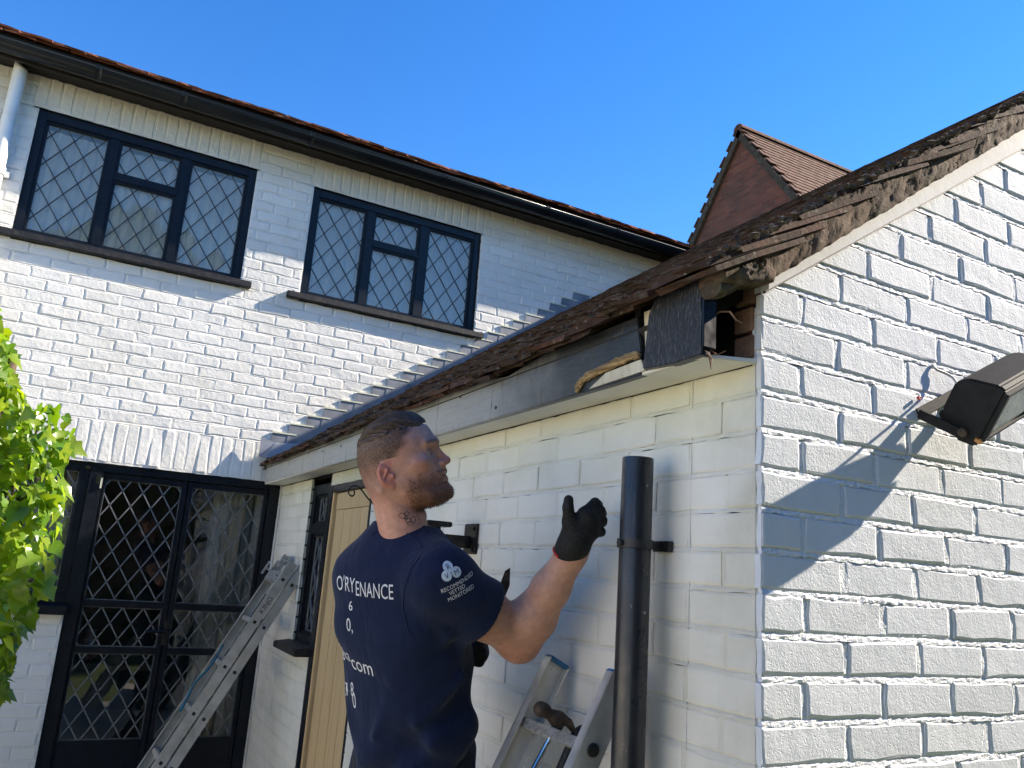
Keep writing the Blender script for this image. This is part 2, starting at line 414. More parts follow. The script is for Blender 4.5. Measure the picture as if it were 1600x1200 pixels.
m_roomup = M('bedroom_wall', (.78, .76, .72), .9, (.74, .72, .68), 2)
def leaf_mat(name, a, bcol):
    mt = bpy.data.materials.new(name); mt.use_nodes = True; t = mt.node_tree; b = t.nodes['Principled BSDF']
    o = t.nodes['Material Output']; oi = N(t, 'ShaderNodeObjectInfo'); vec = posvec(t)
    c = ramp(t, noise(t, vec, 9, 3), [(.35, a), (.65, bcol)])
    c = mixc(t, 1., c, ramp(t, oi.outputs['Random'], [(0, (.62, .85, .65)), (.5, (1.1, 1.1, .9)), (1, (1.4, 1.25, 1.)) ]), 'MULTIPLY')
    t.links.new(c, b.inputs['Base Color']); b.inputs['Roughness'].default_value = .24; b.inputs['Specular IOR Level'].default_value = .6
    bump(t, b, noise(t, vec, 80, 3), .25, .002)
    tl = N(t, 'ShaderNodeBsdfTranslucent'); t.links.new(mixc(t, 1., c, (2.0, 1.9, .35), 'MULTIPLY'), tl.inputs[0])
    ms = N(t, 'ShaderNodeMixShader'); ms.inputs[0].default_value = .48
    t.links.new(b.outputs[0], ms.inputs[1]); t.links.new(tl.outputs[0], ms.inputs[2]); t.links.new(ms.outputs[0], o.inputs[0]); return mt
m_leaf = leaf_mat('ivy_leaf', (.12, .20, .018), (.20, .29, .03))
m_hedge = leaf_mat('hedge_leaf', (.025, .05, .012), (.05, .085, .02))
m_bark = M('ivy_stem_bark', (.13, .085, .05), .9, (.06, .04, .025), 60, bmp=.8)
# ------------------------------------------------------------------ setting
L = 4.02            # main house facade plane (Y); gable plane is Y=0, side wall plane is X=0
GZ = -1.70          # ground
m_pave = M('worn_patio_concrete', (.50, .465, .39), .9, (.40, .37, .31), 3, bmp=.4, bscale=60)
m_lawn = M('lawn', (.10, .14, .04), .9, (.07, .10, .03), 2, bmp=.6, bscale=40)
g = MB(); g.add([(-400, -400, GZ-.02), (400, -400, GZ-.02), (400, 400, GZ-.02), (-400, 400, GZ-.02)], [(0, 1, 2, 3)])
tag(g.build('ground', m_lawn, recalc=False), 'lawn and soil around the house', kind='structure')
pt = MB(); pt.box((-14, -7, GZ-.018), (-2.4, L+.2, GZ-.006)); pt.box((-2.4, -.3, GZ-.018), (4, L+.2, GZ-.006))
pat = tag(pt.build('patio', m_pave), 'pale concrete patio beside the house', kind='structure')
slab_me = MB().box((-.296, -.296, -.02), (.296, .296, .0)).mesh('slab')
slab_me.materials.append(m_pave)
for i in range(8):
    for j in range(10):
        if i > 3 and j < 4: continue
        link('paving_slab', slab_me, None, pat, Matrix.Translation((-4.6+i*.6, -2.6+j*.6+.3, GZ+.012+random.uniform(-.002, .002))))

gw = MB(); gw.box((-6.3, -6, GZ), (-6.05, 12, GZ+2.3)); gw.box((-6.36, -6, GZ+2.3), (-5.99, 12, GZ+2.38))  # unseen wall added to bounce sunlight onto the shaded side wall
tag(gw.build('bounce_wall', M('cream_render', (.74, .71, .62), .9, (.66, .63, .54), 2, bmp=.3)), 'added unseen cream wall bouncing sunlight back onto the side wall', 'wall')
# ------------------------------------------------------------------ brickwork
def brick_me(l, h, rnd, ragged, depth=.016, chd=.0028):
    """front polygon with worn uneven edge, chamfer, sides; local x along wall, front faces -y"""
    xs = [-.5, -.18, .2, .5]; per = [(x, -.5) for x in xs]+[(.5, 0.)]+[(x, .5) for x in xs[::-1]]+[(-.5, 0.)]
    o = []; c = []; k = []
    for (a, b) in per:
        jx, jz = rnd.uniform(-1, 1)*ragged, rnd.uniform(-1, 1)*ragged
        x = a*l+jx; z = b*h+jz
        ch = .0035+rnd.uniform(0, .0025)
        k.append((x, depth, z)); o.append((x, chd*(1+rnd.uniform(0, .5)), z))
        c.append((x-math.copysign(ch, a) if abs(a) > .4 else x, rnd.uniform(0, .0006), z-math.copysign(ch, b) if abs(b) > .4 else z))
    n = len(per); vs = c+o+k; fs = [tuple(range(n))]
    for i in range(n):
        j = (i+1) % n
        fs.append((n+i, n+j, j, i)); fs.append((2*n+i, 2*n+j, n+j, n+i))
    return vs, fs
def poly_brick(poly, depth=.016):
    """brick cut by a slope: front polygon (x,z) around its centre"""
    n = len(poly); cx = sum(p[0] for p in poly)/n; cz = sum(p[1] for p in poly)/n
    def ins(p, d):
        v = Vector((cx-p[0], cz-p[1])); v.normalize(); return p[0]+v.x*d, p[1]+v.y*d
    c = [(ins(p, .005)[0], 0., ins(p, .005)[1]) for p in poly]; o = [(p[0], .003, p[1]) for p in poly]; k = [(p[0], depth, p[1]) for p in poly]
    fs = [tuple(range(n))]
    for i in range(n):
        j = (i+1) % n; fs.append((n+i, n+j, j, i)); fs.append((2*n+i, 2*n+j, n+j, n+i))
    return c+o+k, fs
def mesh_of(name, vs, fs, mat):
    me = bpy.data.meshes.new(name); me.from_pydata(vs, [], fs)
    bm = bmesh.new(); bm.from_mesh(me); bmesh.ops.recalc_face_normals(bm, faces=bm.faces)
    bm.faces.ensure_lookup_table()
    if bm.faces[0].normal.y > 0: bmesh.ops.reverse_faces(bm, faces=bm.faces)
    bm.to_mesh(me); bm.free(); me.materials.append(mat); me.update(); return me
def cut(a, b, z0, z1, openings):
    iv = [(a, b)]
    for (x0, x1, y0, y1) in openings:
        if z1 <= y0+.012 or z0 >= y1-.012: continue
        nv = []
        for (p, q) in iv:
            if q <= x0 or p >= x1: nv.append((p, q)); continue
            if p < x0: nv.append((p, x0))
            if q > x1: nv.append((x1, q))
        iv = nv
    return iv
def clip_poly(poly, f):
    out = []
    for i in range(len(poly)):
        p, q = poly[i], poly[(i+1) % len(poly)]; a, b = f(p), f(q)
        if a >= 0: out.append(p)
        if (a >= 0) != (b >= 0):
            t = a/(a-b); out.append((p[0]+(q[0]-p[0])*t, p[1]+(q[1]-p[1])*t))
    return out
class Wall:
    """a brick wall: s runs along local x, front faces local -y; to_world maps (s, depth, z)"""
    def __init__(w, thing, name, rot, plane, mat, mmat, joint, recess, ragged, tilt, seed):
        w.thing, w.name, w.rot, w.plane, w.mat, w.mmat = thing, name, rot, plane, mat, mmat
        w.joint, w.recess, w.ragged, w.tilt = joint, recess, ragged, tilt
        w.rnd = random.Random(seed); w.bricks = []; w.mstep = .03; w.mjit = .0009; w.mort = MB(); w.cache = {}
    def W(w, s, n, z):
        if w.rot == 0: return (s, w.plane+n, z)
        return (w.plane+n, -s, z)
    def mrow(w, a, b, z0, z1, flat=False):
        """mortar behind one course; the bed joint below it is struck (recessed under the brick above, flush at the bottom)"""
        j, r = w.joint, w.recess
        zs = [(z0-j/2, .0010), (z0-j*.12, r*.30), (z0+j*.22, r*.62), (z0+j/2-.001, r), (z0+j/2+.004, r*.7), ((z0+z1)/2, r*.7), (z1-j/2, r*.8)] if not flat else [(z0-j/2, r*.6), (z1-j/2, r*.6)]
        k = max(2, int((b-a)/w.mstep)); vs = []
        for (z, n) in zs:
            for i in range(k+1):
                s = a+(b-a)*i/k
                vs.append(w.W(s, n+w.rnd.uniform(-1, 1)*(w.mjit if n < r*.65 else r*.35 if n < r*.9 else .0004), z+(w.rnd.uniform(-.0015, .0015) if 0 < i < k else 0)))
        fs = []
        for q in range(len(zs)-1):
            for i in range(k):
                e = (q*(k+1)+i, q*(k+1)+i+1, (q+1)*(k+1)+i+1, (q+1)*(k+1)+i); fs.append(e)
        w.mort.add(vs, fs)
    def course(w, a, b, z0, z1, length, phase, openings=(), clip=None):
        for (p, q) in cut(a, b, z0, z1, openings): w.mrow(p, q, z0, z1)
        s = a+phase-length*(1 if phase > 0 else 0)
        while s < b:
            e = s+length*w.rnd.uniform(.985, 1.015)
            for (p, q) in cut(max(s, a), min(e, b), z0, z1, openings):
                if q-p < .022: continue
                j = w.joint/2
                p2 = p+(j if p > a+1e-4 else 0); q2 = q-(j if q < b-1e-4 else 0)
                w.brick(p2, q2, z0+j, z1-j, abs((q-p)-length) < length*.03, clip)
            s = e
    def soldier(w, a, b, z0, z1, wd):
        w.mrow(a, b, z0, z1, True); n = round((b-a)/wd); wd = (b-a)/n
        for i in range(n):
            s = a+i*wd; j = w.joint/2
            w.brick(s+j, s+wd-j, z0+j, z1-j+w.rnd.uniform(-.002, .002), False)
    def brick(w, p, q, z0, z1, full, clip=None):
        if clip:
            poly = [(p, z0), (q, z0), (q, z1), (p, z1)]; pc = clip_poly(poly, clip)
            if len(pc) < 3: return
            if len(pc) != 4 or any(abs(pc[i][0]-poly[i][0])+abs(pc[i][1]-poly[i][1]) > 1e-6 for i in range(4)):
                ar = abs(sum(pc[i][0]*pc[(i+1) % len(pc)][1]-pc[(i+1) % len(pc)][0]*pc[i][1] for i in range(len(pc))))/2
                if ar < .0006: return
                cx = sum(t[0] for t in pc)/len(pc); cz = sum(t[1] for t in pc)/len(pc)
                w.bricks.append((cx, cz, ar, ('p', [(t[0]-cx, t[1]-cz) for t in pc]))); return
        w.bricks.append(((p+q)/2, (z0+z1)/2, (q-p)*(z1-z0), ('b', q-p, z1-z0, full)))
    def finish(w, nmax, visible=None):
        wall = w.mort.build(w.name, w.mmat, w.thing, recalc=False)
        bm = bmesh.new(); bm.from_mesh(wall.data)
        nrm = Vector((0, -1, 0)) if w.rot == 0 else Vector((-1, 0, 0))
        for f in bm.faces:
            if f.normal.dot(nrm) < 0: f.normal_flip()
        bm.to_mesh(wall.data); bm.free()
        def score(bk):
            P = w.W(bk[0], 0, bk[1]); x, y, z = proj(P)
            if z < .1 or x < -40 or x > 1640 or y < -40 or y > 1240: return 0
            if visible and not visible(bk[0], bk[1], x, y): return 0
            return bk[2]/(z*z)
        sc = sorted(((score(b), i) for i, b in enumerate(w.bricks)), reverse=True)
        solo = set(i for (s, i) in sc[:nmax] if s > 0)
        rest = MB()
        R = Matrix.Identity(4) if w.rot == 0 else Matrix.Rotation(-math.pi/2, 4, 'Z')
        for i, (cx, cz, ar, d) in enumerate(w.bricks):
            if d[0] == 'b':
                key = (round(d[1], 3), round(d[2], 3), w.rnd.randrange(10)) if d[3] else None
                geo = w.cache.get(key) if key else None
                if geo is None:
                    vs, fs = brick_me(d[1], d[2], w.rnd, w.ragged, chd=w.recess*.45); geo = [vs, fs, None]
                    if key: w.cache[key] = geo
            else:
                vs, fs = poly_brick(d[1]); geo = [vs, fs, None]
            out = w.rnd.uniform(-.0016, .0010)
            T = Matrix.Translation(w.W(cx, out, cz)) @ R @ Matrix.Rotation(w.rnd.gauss(0, w.tilt), 4, 'Z') @ Matrix.Rotation(w.rnd.gauss(0, w.tilt*1.6), 4, 'X') @ Matrix.Rotation(w.rnd.gauss(0, .006), 4, 'Y')
            if i in solo:
                if geo[2] is None: geo[2] = mesh_of('brick', geo[0], geo[1], w.mat)
                link('brick', geo[2], None, wall, T)
            else:
                rest.add([T @ Vector(v) for v in geo[0]], geo[1])
        if rest.v: tag(rest.build('brickwork', w.mat, wall), kind='stuff')
        return wall

# ------------------------------------------------------------------ main house
house = empty('house', (0, L, GZ))
tag(house, 'white painted brick house with black leaded windows and a tiled roof', 'house')
W1 = (-1.694, -.437, 1.445, 2.228); W2 = (-.057, 1.215, 1.445, 2.222)
DO = (-1.07, -.012, GZ, .207); WL = (-2.25, -1.07, -.58, .207)
def zroof(x): return .395+.685*x
wm = Wall(house, 'wall', 0, L, m_main, m_main_mortar, .0105, .0038, .0036, .008, 3)
ops = [(W1[0], W1[1], W1[2]-.01, W1[3]), (W2[0], W2[1], W2[2]-.01, W2[3]), DO, WL]
sold = [(-1.725, -.425, 2.228, 2.424), (-.068, 1.228, 2.222, 2.424), (-2.5, -.0, .207, .442)]
CH = .0683; ph = 0
z = .442
while z < 2.40:
    z1 = z+CH; op = list(ops)+[s for s in sold]
    lo = -2.9
    right = 3.2
    left_r = (z1-.06-.395)/.685      # hidden below the lean-to roof right of this
    wm.course(lo, min(right, max(-.2, left_r)+.35), z, z1, .197, (ph % 2)*.0985+wm.rnd.uniform(-.02, .02)+.05, op)
    z = z1; ph += 1
z = .207
while z > GZ:
    wm.course(-2.9, -.0, z-CH, z, .197, (ph % 2)*.0985+.04, [(DO[0], DO[1], GZ-1, DO[3]), WL]); z -= CH; ph += 1
for s in sold: wm.soldier(s[0], s[1], s[2], s[3], .0655)
wall_main = wm.finish(300, lambda s, z, x, y: not (x < 60 and y > 540))

def lattice(x0, x1, z0, z1, dw, dh, ox=0., oz=0.):
    """diamond quarries clipped to the panel and the lines between them"""
    polys = []; nx = int((x1-x0)/dw)+3; nz = int((z1-z0)/dh)+3
    cx0 = (x0+x1)/2+ox; cz0 = (z0+z1)/2+oz
    for i in range(-nx, nx+1):
        for j in range(-nz, nz+1):
            for h in (0, .5):
                cx = cx0+(i+h)*dw; cz = cz0+(j+h)*dh
                p = [(cx-dw/2, cz), (cx, cz-dh/2), (cx+dw/2, cz), (cx, cz+dh/2)]
                for f in (lambda t: t[0]-x0, lambda t: x1-t[0], lambda t: t[1]-z0, lambda t: z1-t[1]):
                    p = clip_poly(p, f)
                    if len(p) < 3: break
                if len(p) >= 3: polys.append(p)
    lines = []
    for sgn in (1, -1):
        for k in range(-2*(nx+nz), 2*(nx+nz)+1):
            # line: (x-cx0)/dw + sgn*(z-cz0)/dh = k+.5
            pts = []
            for xx in (x0, x1):
                zz = cz0+sgn*dh*((k+.5)-(xx-cx0)/dw)
                if z0 <= zz <= z1: pts.append((xx, zz))
            for zz in (z0, z1):
                xx = cx0+dw*((k+.5)-sgn*(zz-cz0)/dh)
                if x0 < xx < x1: pts.append((xx, zz))
            if len(pts) >= 2 and math.dist(pts[0], pts[1]) > .01: lines.append((pts[0], pts[1]))
    return polys, lines
PANES = []
def pane_mesh(p):
    n = len(p); cx = sum(t[0] for t in p)/n; cz = sum(t[1] for t in p)/n
    return cx, cz, [(t[0]-cx, 0, t[1]-cz) for t in p]
def glazing(win, panel, y, dw, dh, rnd, axis='X', came_w=.0030, came_mat=None, tilt=.006, ox=0., oz=0.):
    polys, lines = lattice(*panel, dw, dh, ox, oz)
    cm = MB()
    for (a, b) in lines:
        d = Vector((b[0]-a[0], 0, b[1]-a[1])).normalized(); s = Vector((-d.z, 0, d.x))
        cm.bar((a[0], y, a[1]), (b[0], y, b[1]), s, (0, 1, 0), came_w, .0035)
    for (a, b) in (((panel[0], panel[2]), (panel[1], panel[2])), ((panel[0], panel[3]), (panel[1], panel[3])), ((panel[0], panel[2]), (panel[0], panel[3])), ((panel[1], panel[2]), (panel[1], panel[3]))):
        d = Vector((b[0]-a[0], 0, b[1]-a[1])).normalized(); s = Vector((-d.z, 0, d.x))
        cm.bar((a[0], y, a[1]), (b[0], y, b[1]), s, (0, 1, 0), .004, .0032)
    if axis == 'Y': cm.v = [(v[1], v[0], v[2]) for v in cm.v]
    cm.build('lead_came', came_mat or m_lead_came, win)
    for p in polys:
        cx, cz, vs = pane_mesh(p)
        ar = abs(sum(vs[i][0]*vs[(i+1) % len(vs)][2]-vs[(i+1) % len(vs)][0]*vs[i][2] for i in range(len(vs))))/2
        if ar < 1e-5: continue
        loc = (cx, y, cz) if axis == 'X' else (y, cx, cz)
        if axis == 'Y': vs = [(v[1], v[0], v[2]) for v in vs]
        px = proj(loc); vis = -60 < px[0] < 1660 and -60 < px[1] < 1260
        T = Matrix.Translation(loc) @ Matrix.Rotation(rnd.gauss(0, tilt), 4, 'X' if axis == 'X' else 'Y') @ Matrix.Rotation(rnd.gauss(0, tilt), 4, 'Z')
        PANES.append((ar/px[2]**2*(1 if vis else 0), win, vs, T))
def flush_panes(nmax):
    PANES.sort(key=lambda t: -t[0]); rest = {}
    for i, (s, win, vs, T) in enumerate(PANES):
        if i < nmax and s > 0:
            me = bpy.data.meshes.new('pane'); me.from_pydata(vs, [], [tuple(range(len(vs)))]); me.materials.append(m_glass)
            link('pane', me, None, win, T)
        else:
            mb = rest.setdefault(win.name, (win, MB()))[1]; mb.add([T @ Vector(v) for v in vs], [tuple(range(len(vs)))])
    for (win, mb) in rest.values(): tag(mb.build('pane', m_glass, win, recalc=False), kind='stuff')
    PANES.clear()
def frame_box(mb, x0, x1, z0, z1, y0, y1): mb.box((x0, y0, z0), (x1, y1, z1))

def upper_window(r, seed):
    x0, x1, z0, z1 = r; rnd = random.Random(seed); y0 = L+.022; y1 = L+.085
    fm = MB(); fw = .047
    frame_box(fm, x0-.004, x0+fw, z0, z1+.004, y0, y1); frame_box(fm, x1-fw, x1+.004, z0, z1+.004, y0, y1)
    frame_box(fm, x0+fw, x1-fw, z1-.062, z1+.004, y0, y1); frame_box(fm, x0+fw, x1-fw, z0-.004, z0+.026, y0, y1)
    win = fm.build('window', m_black, house, bevel=.004)
    mu = [(x0+.392, x0+.446), (x0+.804, x0+.857)] if seed == 1 else [(x0+.395, x0+.452), (x0+.797, x0+.862)]
    for (a, b) in mu:
        q = MB(); q.box((a, y0+.003, z0+.024), (b, y1-.01, z1-.06)); q.build('mullion', m_black, win, bevel=.004)
    q = MB(); q.box((mu[0][1]-.002, y0+.004, 1.905), (mu[1][0]+.002, y1-.012, 1.95)); q.build('transom', m_black, win, bevel=.004)
    panels = [(x0+fw, mu[0][0], z0+.026, z1-.062), (mu[0][1], mu[1][0], 1.95, z1-.062), (mu[0][1], mu[1][0], z0+.026, 1.905), (mu[1][1], x1-fw, z0+.026, z1-.062)]
    for i, p in enumerate(panels):
        c = MB(); t = .012      # inner casement bead
        c.box((p[0], y0+.012, p[2]), (p[0]+t, y0+.04, p[3])); c.box((p[1]-t, y0+.012, p[2]), (p[1], y0+.04, p[3]))
        c.box((p[0]+t, y0+.012, p[2]), (p[1]-t, y0+.04, p[2]+t)); c.box((p[0]+t, y0+.012, p[3]-t), (p[1]-t, y0+.04, p[3]))
        c.build('casement', m_black, win, bevel=.002)
        glazing(win, (p[0]+t, p[1]-t, p[2]+t, p[3]-t), y0+.030, .122, .172, rnd, ox=rnd.uniform(-.02, .02), oz=rnd.uniform(-.02, .02), came_mat=m_lead_shaded)
    sm = MB(); sx0, sx1 = x0-.085, x1+.065
    sm.hexa([(sx0, L-.042, z0-.046), (sx1, L-.042, z0-.046), (sx1, L+.03, z0-.046), (sx0, L+.03, z0-.046),
             (sx0, L-.042, z0-.006), (sx1, L-.042, z0-.006), (sx1, L+.03, z0+.004), (sx0, L+.03, z0+.004)])
    sm.build('sill', m_blackrough, win, bevel=.004)
    return win
win1 = upper_window(W1, 1); win1['label'] = 'black leaded window nearest the white downpipe'
win2 = upper_window(W2, 2); win2['label'] = 'black leaded window nearest the lean-to roof'
def curtain(name, x0, x1, z0, z1, y, mat, waves, amp, label, cat='curtain', seed=0, part=None, group=None):
    rnd = random.Random(seed); n = int((x1-x0)/.008); mz = 6; vs = []; fs = []
    phs = [rnd.uniform(0, 6.28) for _ in range(3)]
    for j in range(mz+1):
        t = j/mz
        for i in range(n+1):
            u = i/n; x = x0+(x1-x0)*u
            wv = math.sin(u*waves*6.28+phs[0]+.6*math.sin(u*9+phs[1]))+.45*math.sin(u*waves*2.3*6.28+phs[2]+t*.5)
            vs.append((x+.004*math.sin(t*3+u*20), y+amp*wv*(1-.35*t), z0+(z1-z0)*t))
    for j in range(mz):
        for i in range(n): fs.append((j*(n+1)+i, j*(n+1)+i+1, (j+1)*(n+1)+i+1, (j+1)*(n+1)+i))
    mb = MB(); mb.add(vs, fs); o = mb.build(name, mat, None, smooth=True, recalc=False)
    return tag(o, label, cat, group)
curtain('net_curtain', W1[0]-.03, W1[1]+.03, 1.40, 2.13, L+.078, m_net, 21, .008, 'white net curtain behind the window nearest the white downpipe', seed=1)
curtain('net_curtain', W2[0]-.03, W2[1]+.03, 1.40, 2.15, L+.078, m_net, 18, .009, 'white net curtain behind the window nearest the lean-to roof', seed=5)

# ground-floor glazed doors and the window left of them
rnd = random.Random(11); y0 = L+.03; y1 = L+.10
df = MB()
frame_box(df, -1.074, -1.0, GZ+.02, .155, y0-.01, y1); frame_box(df, -.072, -.006, GZ+.02, .155, y0-.01, y1); frame_box(df, -1.074, -.006, .155, .21, y0-.01, y1)
door = df.build('door', m_black, house, bevel=.004); door['label'] = 'black glazed double doors with diamond leading'
def leaf(x0, x1, gx0, gx1, seed):
    lm = MB(); a = y0+.006; b = y0+.05
    frame_box(lm, x0, gx0, GZ+.04, .153, a, b); frame_box(lm, gx1, x1, GZ+.04, .153, a, b)
    for (za, zb) in ((.118, .153), (-.585, -.548), (-.832, -.796), (GZ+.04, -1.28)): frame_box(lm, gx0, gx1, za, zb, a, b)
    lf = lm.build('door_leaf', m_black, door, bevel=.004)
    for (za, zb) in ((-.548, .118), (-.796, -.585), (-1.28, -.832)):
        glazing(door, (gx0, gx1, za, zb), y0+.025, .108, .170, rnd, came_w=.0034, oz=.02)
    return lf
leaf(-.998, -.548, -.985, -.577, 1); leaf(-.542, -.074, -.515, -.096, 2)
hg = MB(); hg.box((-1.035, y0-.016, .085), (-1.012, y0-.002, .135)); hg.tube([(-1.006, y0-.016, .06), (-1.006, y0-.016, .12)], .007); hg.build('hinge', m_steel, door, bevel=.002)
hg2 = MB(); hg2.box((-1.10, y0-.016, .163), (-1.076, y0-.004, .178)); hg2.build('hinge', m_steel, door, bevel=.002)
hd = MB(); hd.tube([(-.54, y0+.0, -.70), (-.54, y0-.045, -.70), (-.56, y0-.05, -.70), (-.65, y0-.05, -.705)], .009); hd.box((-.556, y0-.002, -.78), (-.524, y0+.004, -.64)); hd.build('handle', m_iron, door)
lw = MB()
frame_box(lw, -2.25, -2.18, -.57, .21, y0, y1); frame_box(lw, -1.128, -1.074, -.57, .21, y0, y1); frame_box(lw, -2.18, -1.128, .145, .21, y0, y1); frame_box(lw, -2.18, -1.128, -.57, -.515, y0, y1)
frame_box(lw, -1.68, -1.62, -.515, .145, y0+.004, y1-.01)
winl = lw.build('window', m_black, house, bevel=.004); winl['label'] = 'black leaded window behind the ivy'
for p in ((-2.18, -1.68, -.515, .145), (-1.62, -1.128, -.515, .145)): glazing(winl, p, y0+.03, .117, .17, rnd, came_w=.0034)
sl = MB(); sl.hexa([(-2.33, L-.055, -.63), (-1.058, L-.055, -.63), (-1.058, L+.04, -.63), (-2.33, L+.04, -.63), (-2.33, L-.055, -.585), (-1.058, L-.055, -.585), (-1.058, L+.04, -.568), (-2.33, L+.04, -.568)])
sl.build('sill', m_black, winl, bevel=.004)
flush_panes(300)
# rooms behind the glass
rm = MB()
for (a, b) in (((-3.0, L+3.2, GZ), (3.2, L+3.3, 1.3)), ((-3.0, L+.12, GZ), (-2.9, L+3.2, 2.3)), ((3.1, L+.12, GZ), (3.2, L+3.2, 2.3)), ((-2.9, L+.12, GZ-.01), (3.1, L+3.2, GZ+.03))): rm.box(a, b)  # back wall stops short: open band added to light the upper curtains from behind
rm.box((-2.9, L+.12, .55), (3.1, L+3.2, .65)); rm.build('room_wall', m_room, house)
MB().box((-3.0, L+.135, 2.40), (3.2, L+3.3, 2.45)).box((-2.88, L+.14, .652), (3.08, L+3.18, .662)).build('ceiling', m_roomup, house)
inner = MB()
for (a, b) in (((-2.9, L+.10, .21), (-0, L+.13, .55)), ((-2.9, L+.10, GZ), (-2.24, L+.13, .21)), ((-2.24, L+.10, GZ), (-1.08, L+.13, -.57)), ((.0, L+.10, GZ), (3.1, L+.13, .55)),
               ((-2.9, L+.10, .65), (3.1, L+.13, 1.44)), ((-2.9, L+.10, 1.44), (-1.69, L+.13, 2.4)), ((-.44, L+.10, 1.44), (-.06, L+.13, 2.4)), ((1.215, L+.10, 1.44), (3.1, L+.13, 2.4)), ((-1.69, L+.10, 2.225), (-.44, L+.13, 2.4)), ((-.06, L+.10, 2.22), (1.215, L+.13, 2.4))): inner.box(a, b)
inner.build('inner_wall', m_roomup, house)
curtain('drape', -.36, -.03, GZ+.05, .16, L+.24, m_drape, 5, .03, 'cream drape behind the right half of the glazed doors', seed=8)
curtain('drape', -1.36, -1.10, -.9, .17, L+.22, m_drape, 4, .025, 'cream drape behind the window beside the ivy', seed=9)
# furniture glimpsed inside
tb = empty('side_table', (-.75, L+1.0, GZ+.03)); tag(tb, 'dark wooden table inside the room behind the glazed doors', 'table')
m_dwood = M('dark_wood', (.08, .045, .025), .4, (.05, .028, .016), 20)
MB().box((-1.15, L+.8, -1.02), (-.40, L+1.3, -.985)).build('table_top', m_dwood, tb, bevel=.004)
for (x, y) in ((-1.1, L+.85), (-.45, L+.85), (-1.1, L+1.25), (-.45, L+1.25)): MB().box((x-.02, y-.02, GZ+.03), (x+.02, y+.02, -1.02)).build('leg', m_dwood, tb)
vz = MB(); vz.lathe((-.88, L+.95, -.985), (0, 0, 1), [(0, .0), (0, .045), (.05, .07), (.12, .06), (.17, .03), (.20, .04)], 20)
tag(vz.build('vase', M('red_glazed_vase', (.35, .03, .03), .2, (.6, .5, .45), 30), None, smooth=True), 'small red and white vase on the table inside the doors', 'vase')

# eaves, gutter and roof of the house
RP = math.radians(27.0)
ev = MB(); ev.box((-3.2, L-.115, 2.424), (3.6, L+.02, 2.436)); ev.build('soffit', m_soffit_black, house)
ef = MB(); ef.box((-3.2, L-.135, 2.40), (3.6, L-.115, 2.545)); ef.build('fascia_board', m_soffit_black, house)
def gutter_ring(x, cy, cz, r, t=.003):
    out = []
    for k in range(13):
        a = math.pi*k/12; out.append((x, cy-r*math.cos(a), cz-r*math.sin(a)))
    return out
GY, GZZ, GR = L-.195, 2.452, .056
gm = MB(); xs = [-3.0+i*.3 for i in range(22)]
for r in (GR, GR-.004):
    vs = [p for x in xs for p in gutter_ring(x, GY, GZZ, r)]; fs = []
    for i in range(len(xs)-1):
        for k in range(12): fs.append((i*13+k, i*13+k+1, (i+1)*13+k+1, (i+1)*13+k))
    gm.add(vs, fs)
gm.tube([(-3.0, GY-GR, GZZ), (3.3, GY-GR, GZZ)], .005, 8)
gut = gm.build('gutter', m_gutter, house, smooth=True, recalc=False)
for px_ in (150, 283, 482, 690, 850, 960):
    x = float(on(px_, 90+px_*.308, 1, L-.2)[0]); b = MB()
    vs = []
    for xx in (x-.016, x-.010, x+.010, x+.016):
        vs += gutter_ring(xx, GY, GZZ+.002, GR+(.004 if abs(xx-x) < .012 else .006))
    fs = []
    for i in range(3):
        for k in range(12): fs.append((i*13+k, i*13+k+1, (i+1)*13+k+1, (i+1)*13+k))
    b.add(vs, fs); b.box((x-.014, GY-GR-.007, GZZ-.006), (x-.006, GY-GR+.004, GZZ+.01)); b.box((x+.006, GY-GR-.007, GZZ-.006), (x+.014, GY-GR+.004, GZZ+.01))
    b.build('gutter_bracket', m_gutter, gut, smooth='auto', recalc=False)
def roof_frame(o, t, y, n): # columns: t up the slope, y along eaves, n normal
    m_ = Matrix.Identity(4)
    for i in range(3): m_[i][0], m_[i][1], m_[i][2], m_[i][3] = t[i], y[i], n[i], o[i]
    return m_
def tile_geo(rnd, wd=.163, ln=.265, th=.012, rag=.004):
    """plain clay tile: x up the slope from 0, y across, lower edge chipped, slight camber"""
    ny = 3; vs = []; fs = []; c = rnd.uniform(-.003, .004)
    for s in (0, 1):
        for i, x in enumerate((0, .1, ln)):
            for j in range(ny+1):
                v = j/ny-.5
                vs.append((x+(rnd.uniform(-rag, rag) if i == 0 else 0), v*wd+(rnd.uniform(-.003, .003) if j in (0, ny) and rag > .007 else 0), -x*.12+c*(1-4*v*v)+(th if s else 0)+rnd.uniform(-.0012, .0012)))
    k = ny+1
    for i in range(2):
        for j in range(ny):
            fs.append((3*k+i*k+j, 3*k+(i+1)*k+j, 3*k+(i+1)*k+j+1, 3*k+i*k+j+1)); fs.append((i*k+j, i*k+j+1, (i+1)*k+j+1, (i+1)*k+j))
    for j in range(ny): fs.append((j, 3*k+j, 3*k+j+1, j+1))
    for i in range(2):
        fs.append((i*k, (i+1)*k, 3*k+(i+1)*k, 3*k+i*k)); fs.append((i*k+ny, 3*k+i*k+ny, 3*k+(i+1)*k+ny, (i+1)*k+ny))
    return vs, fs
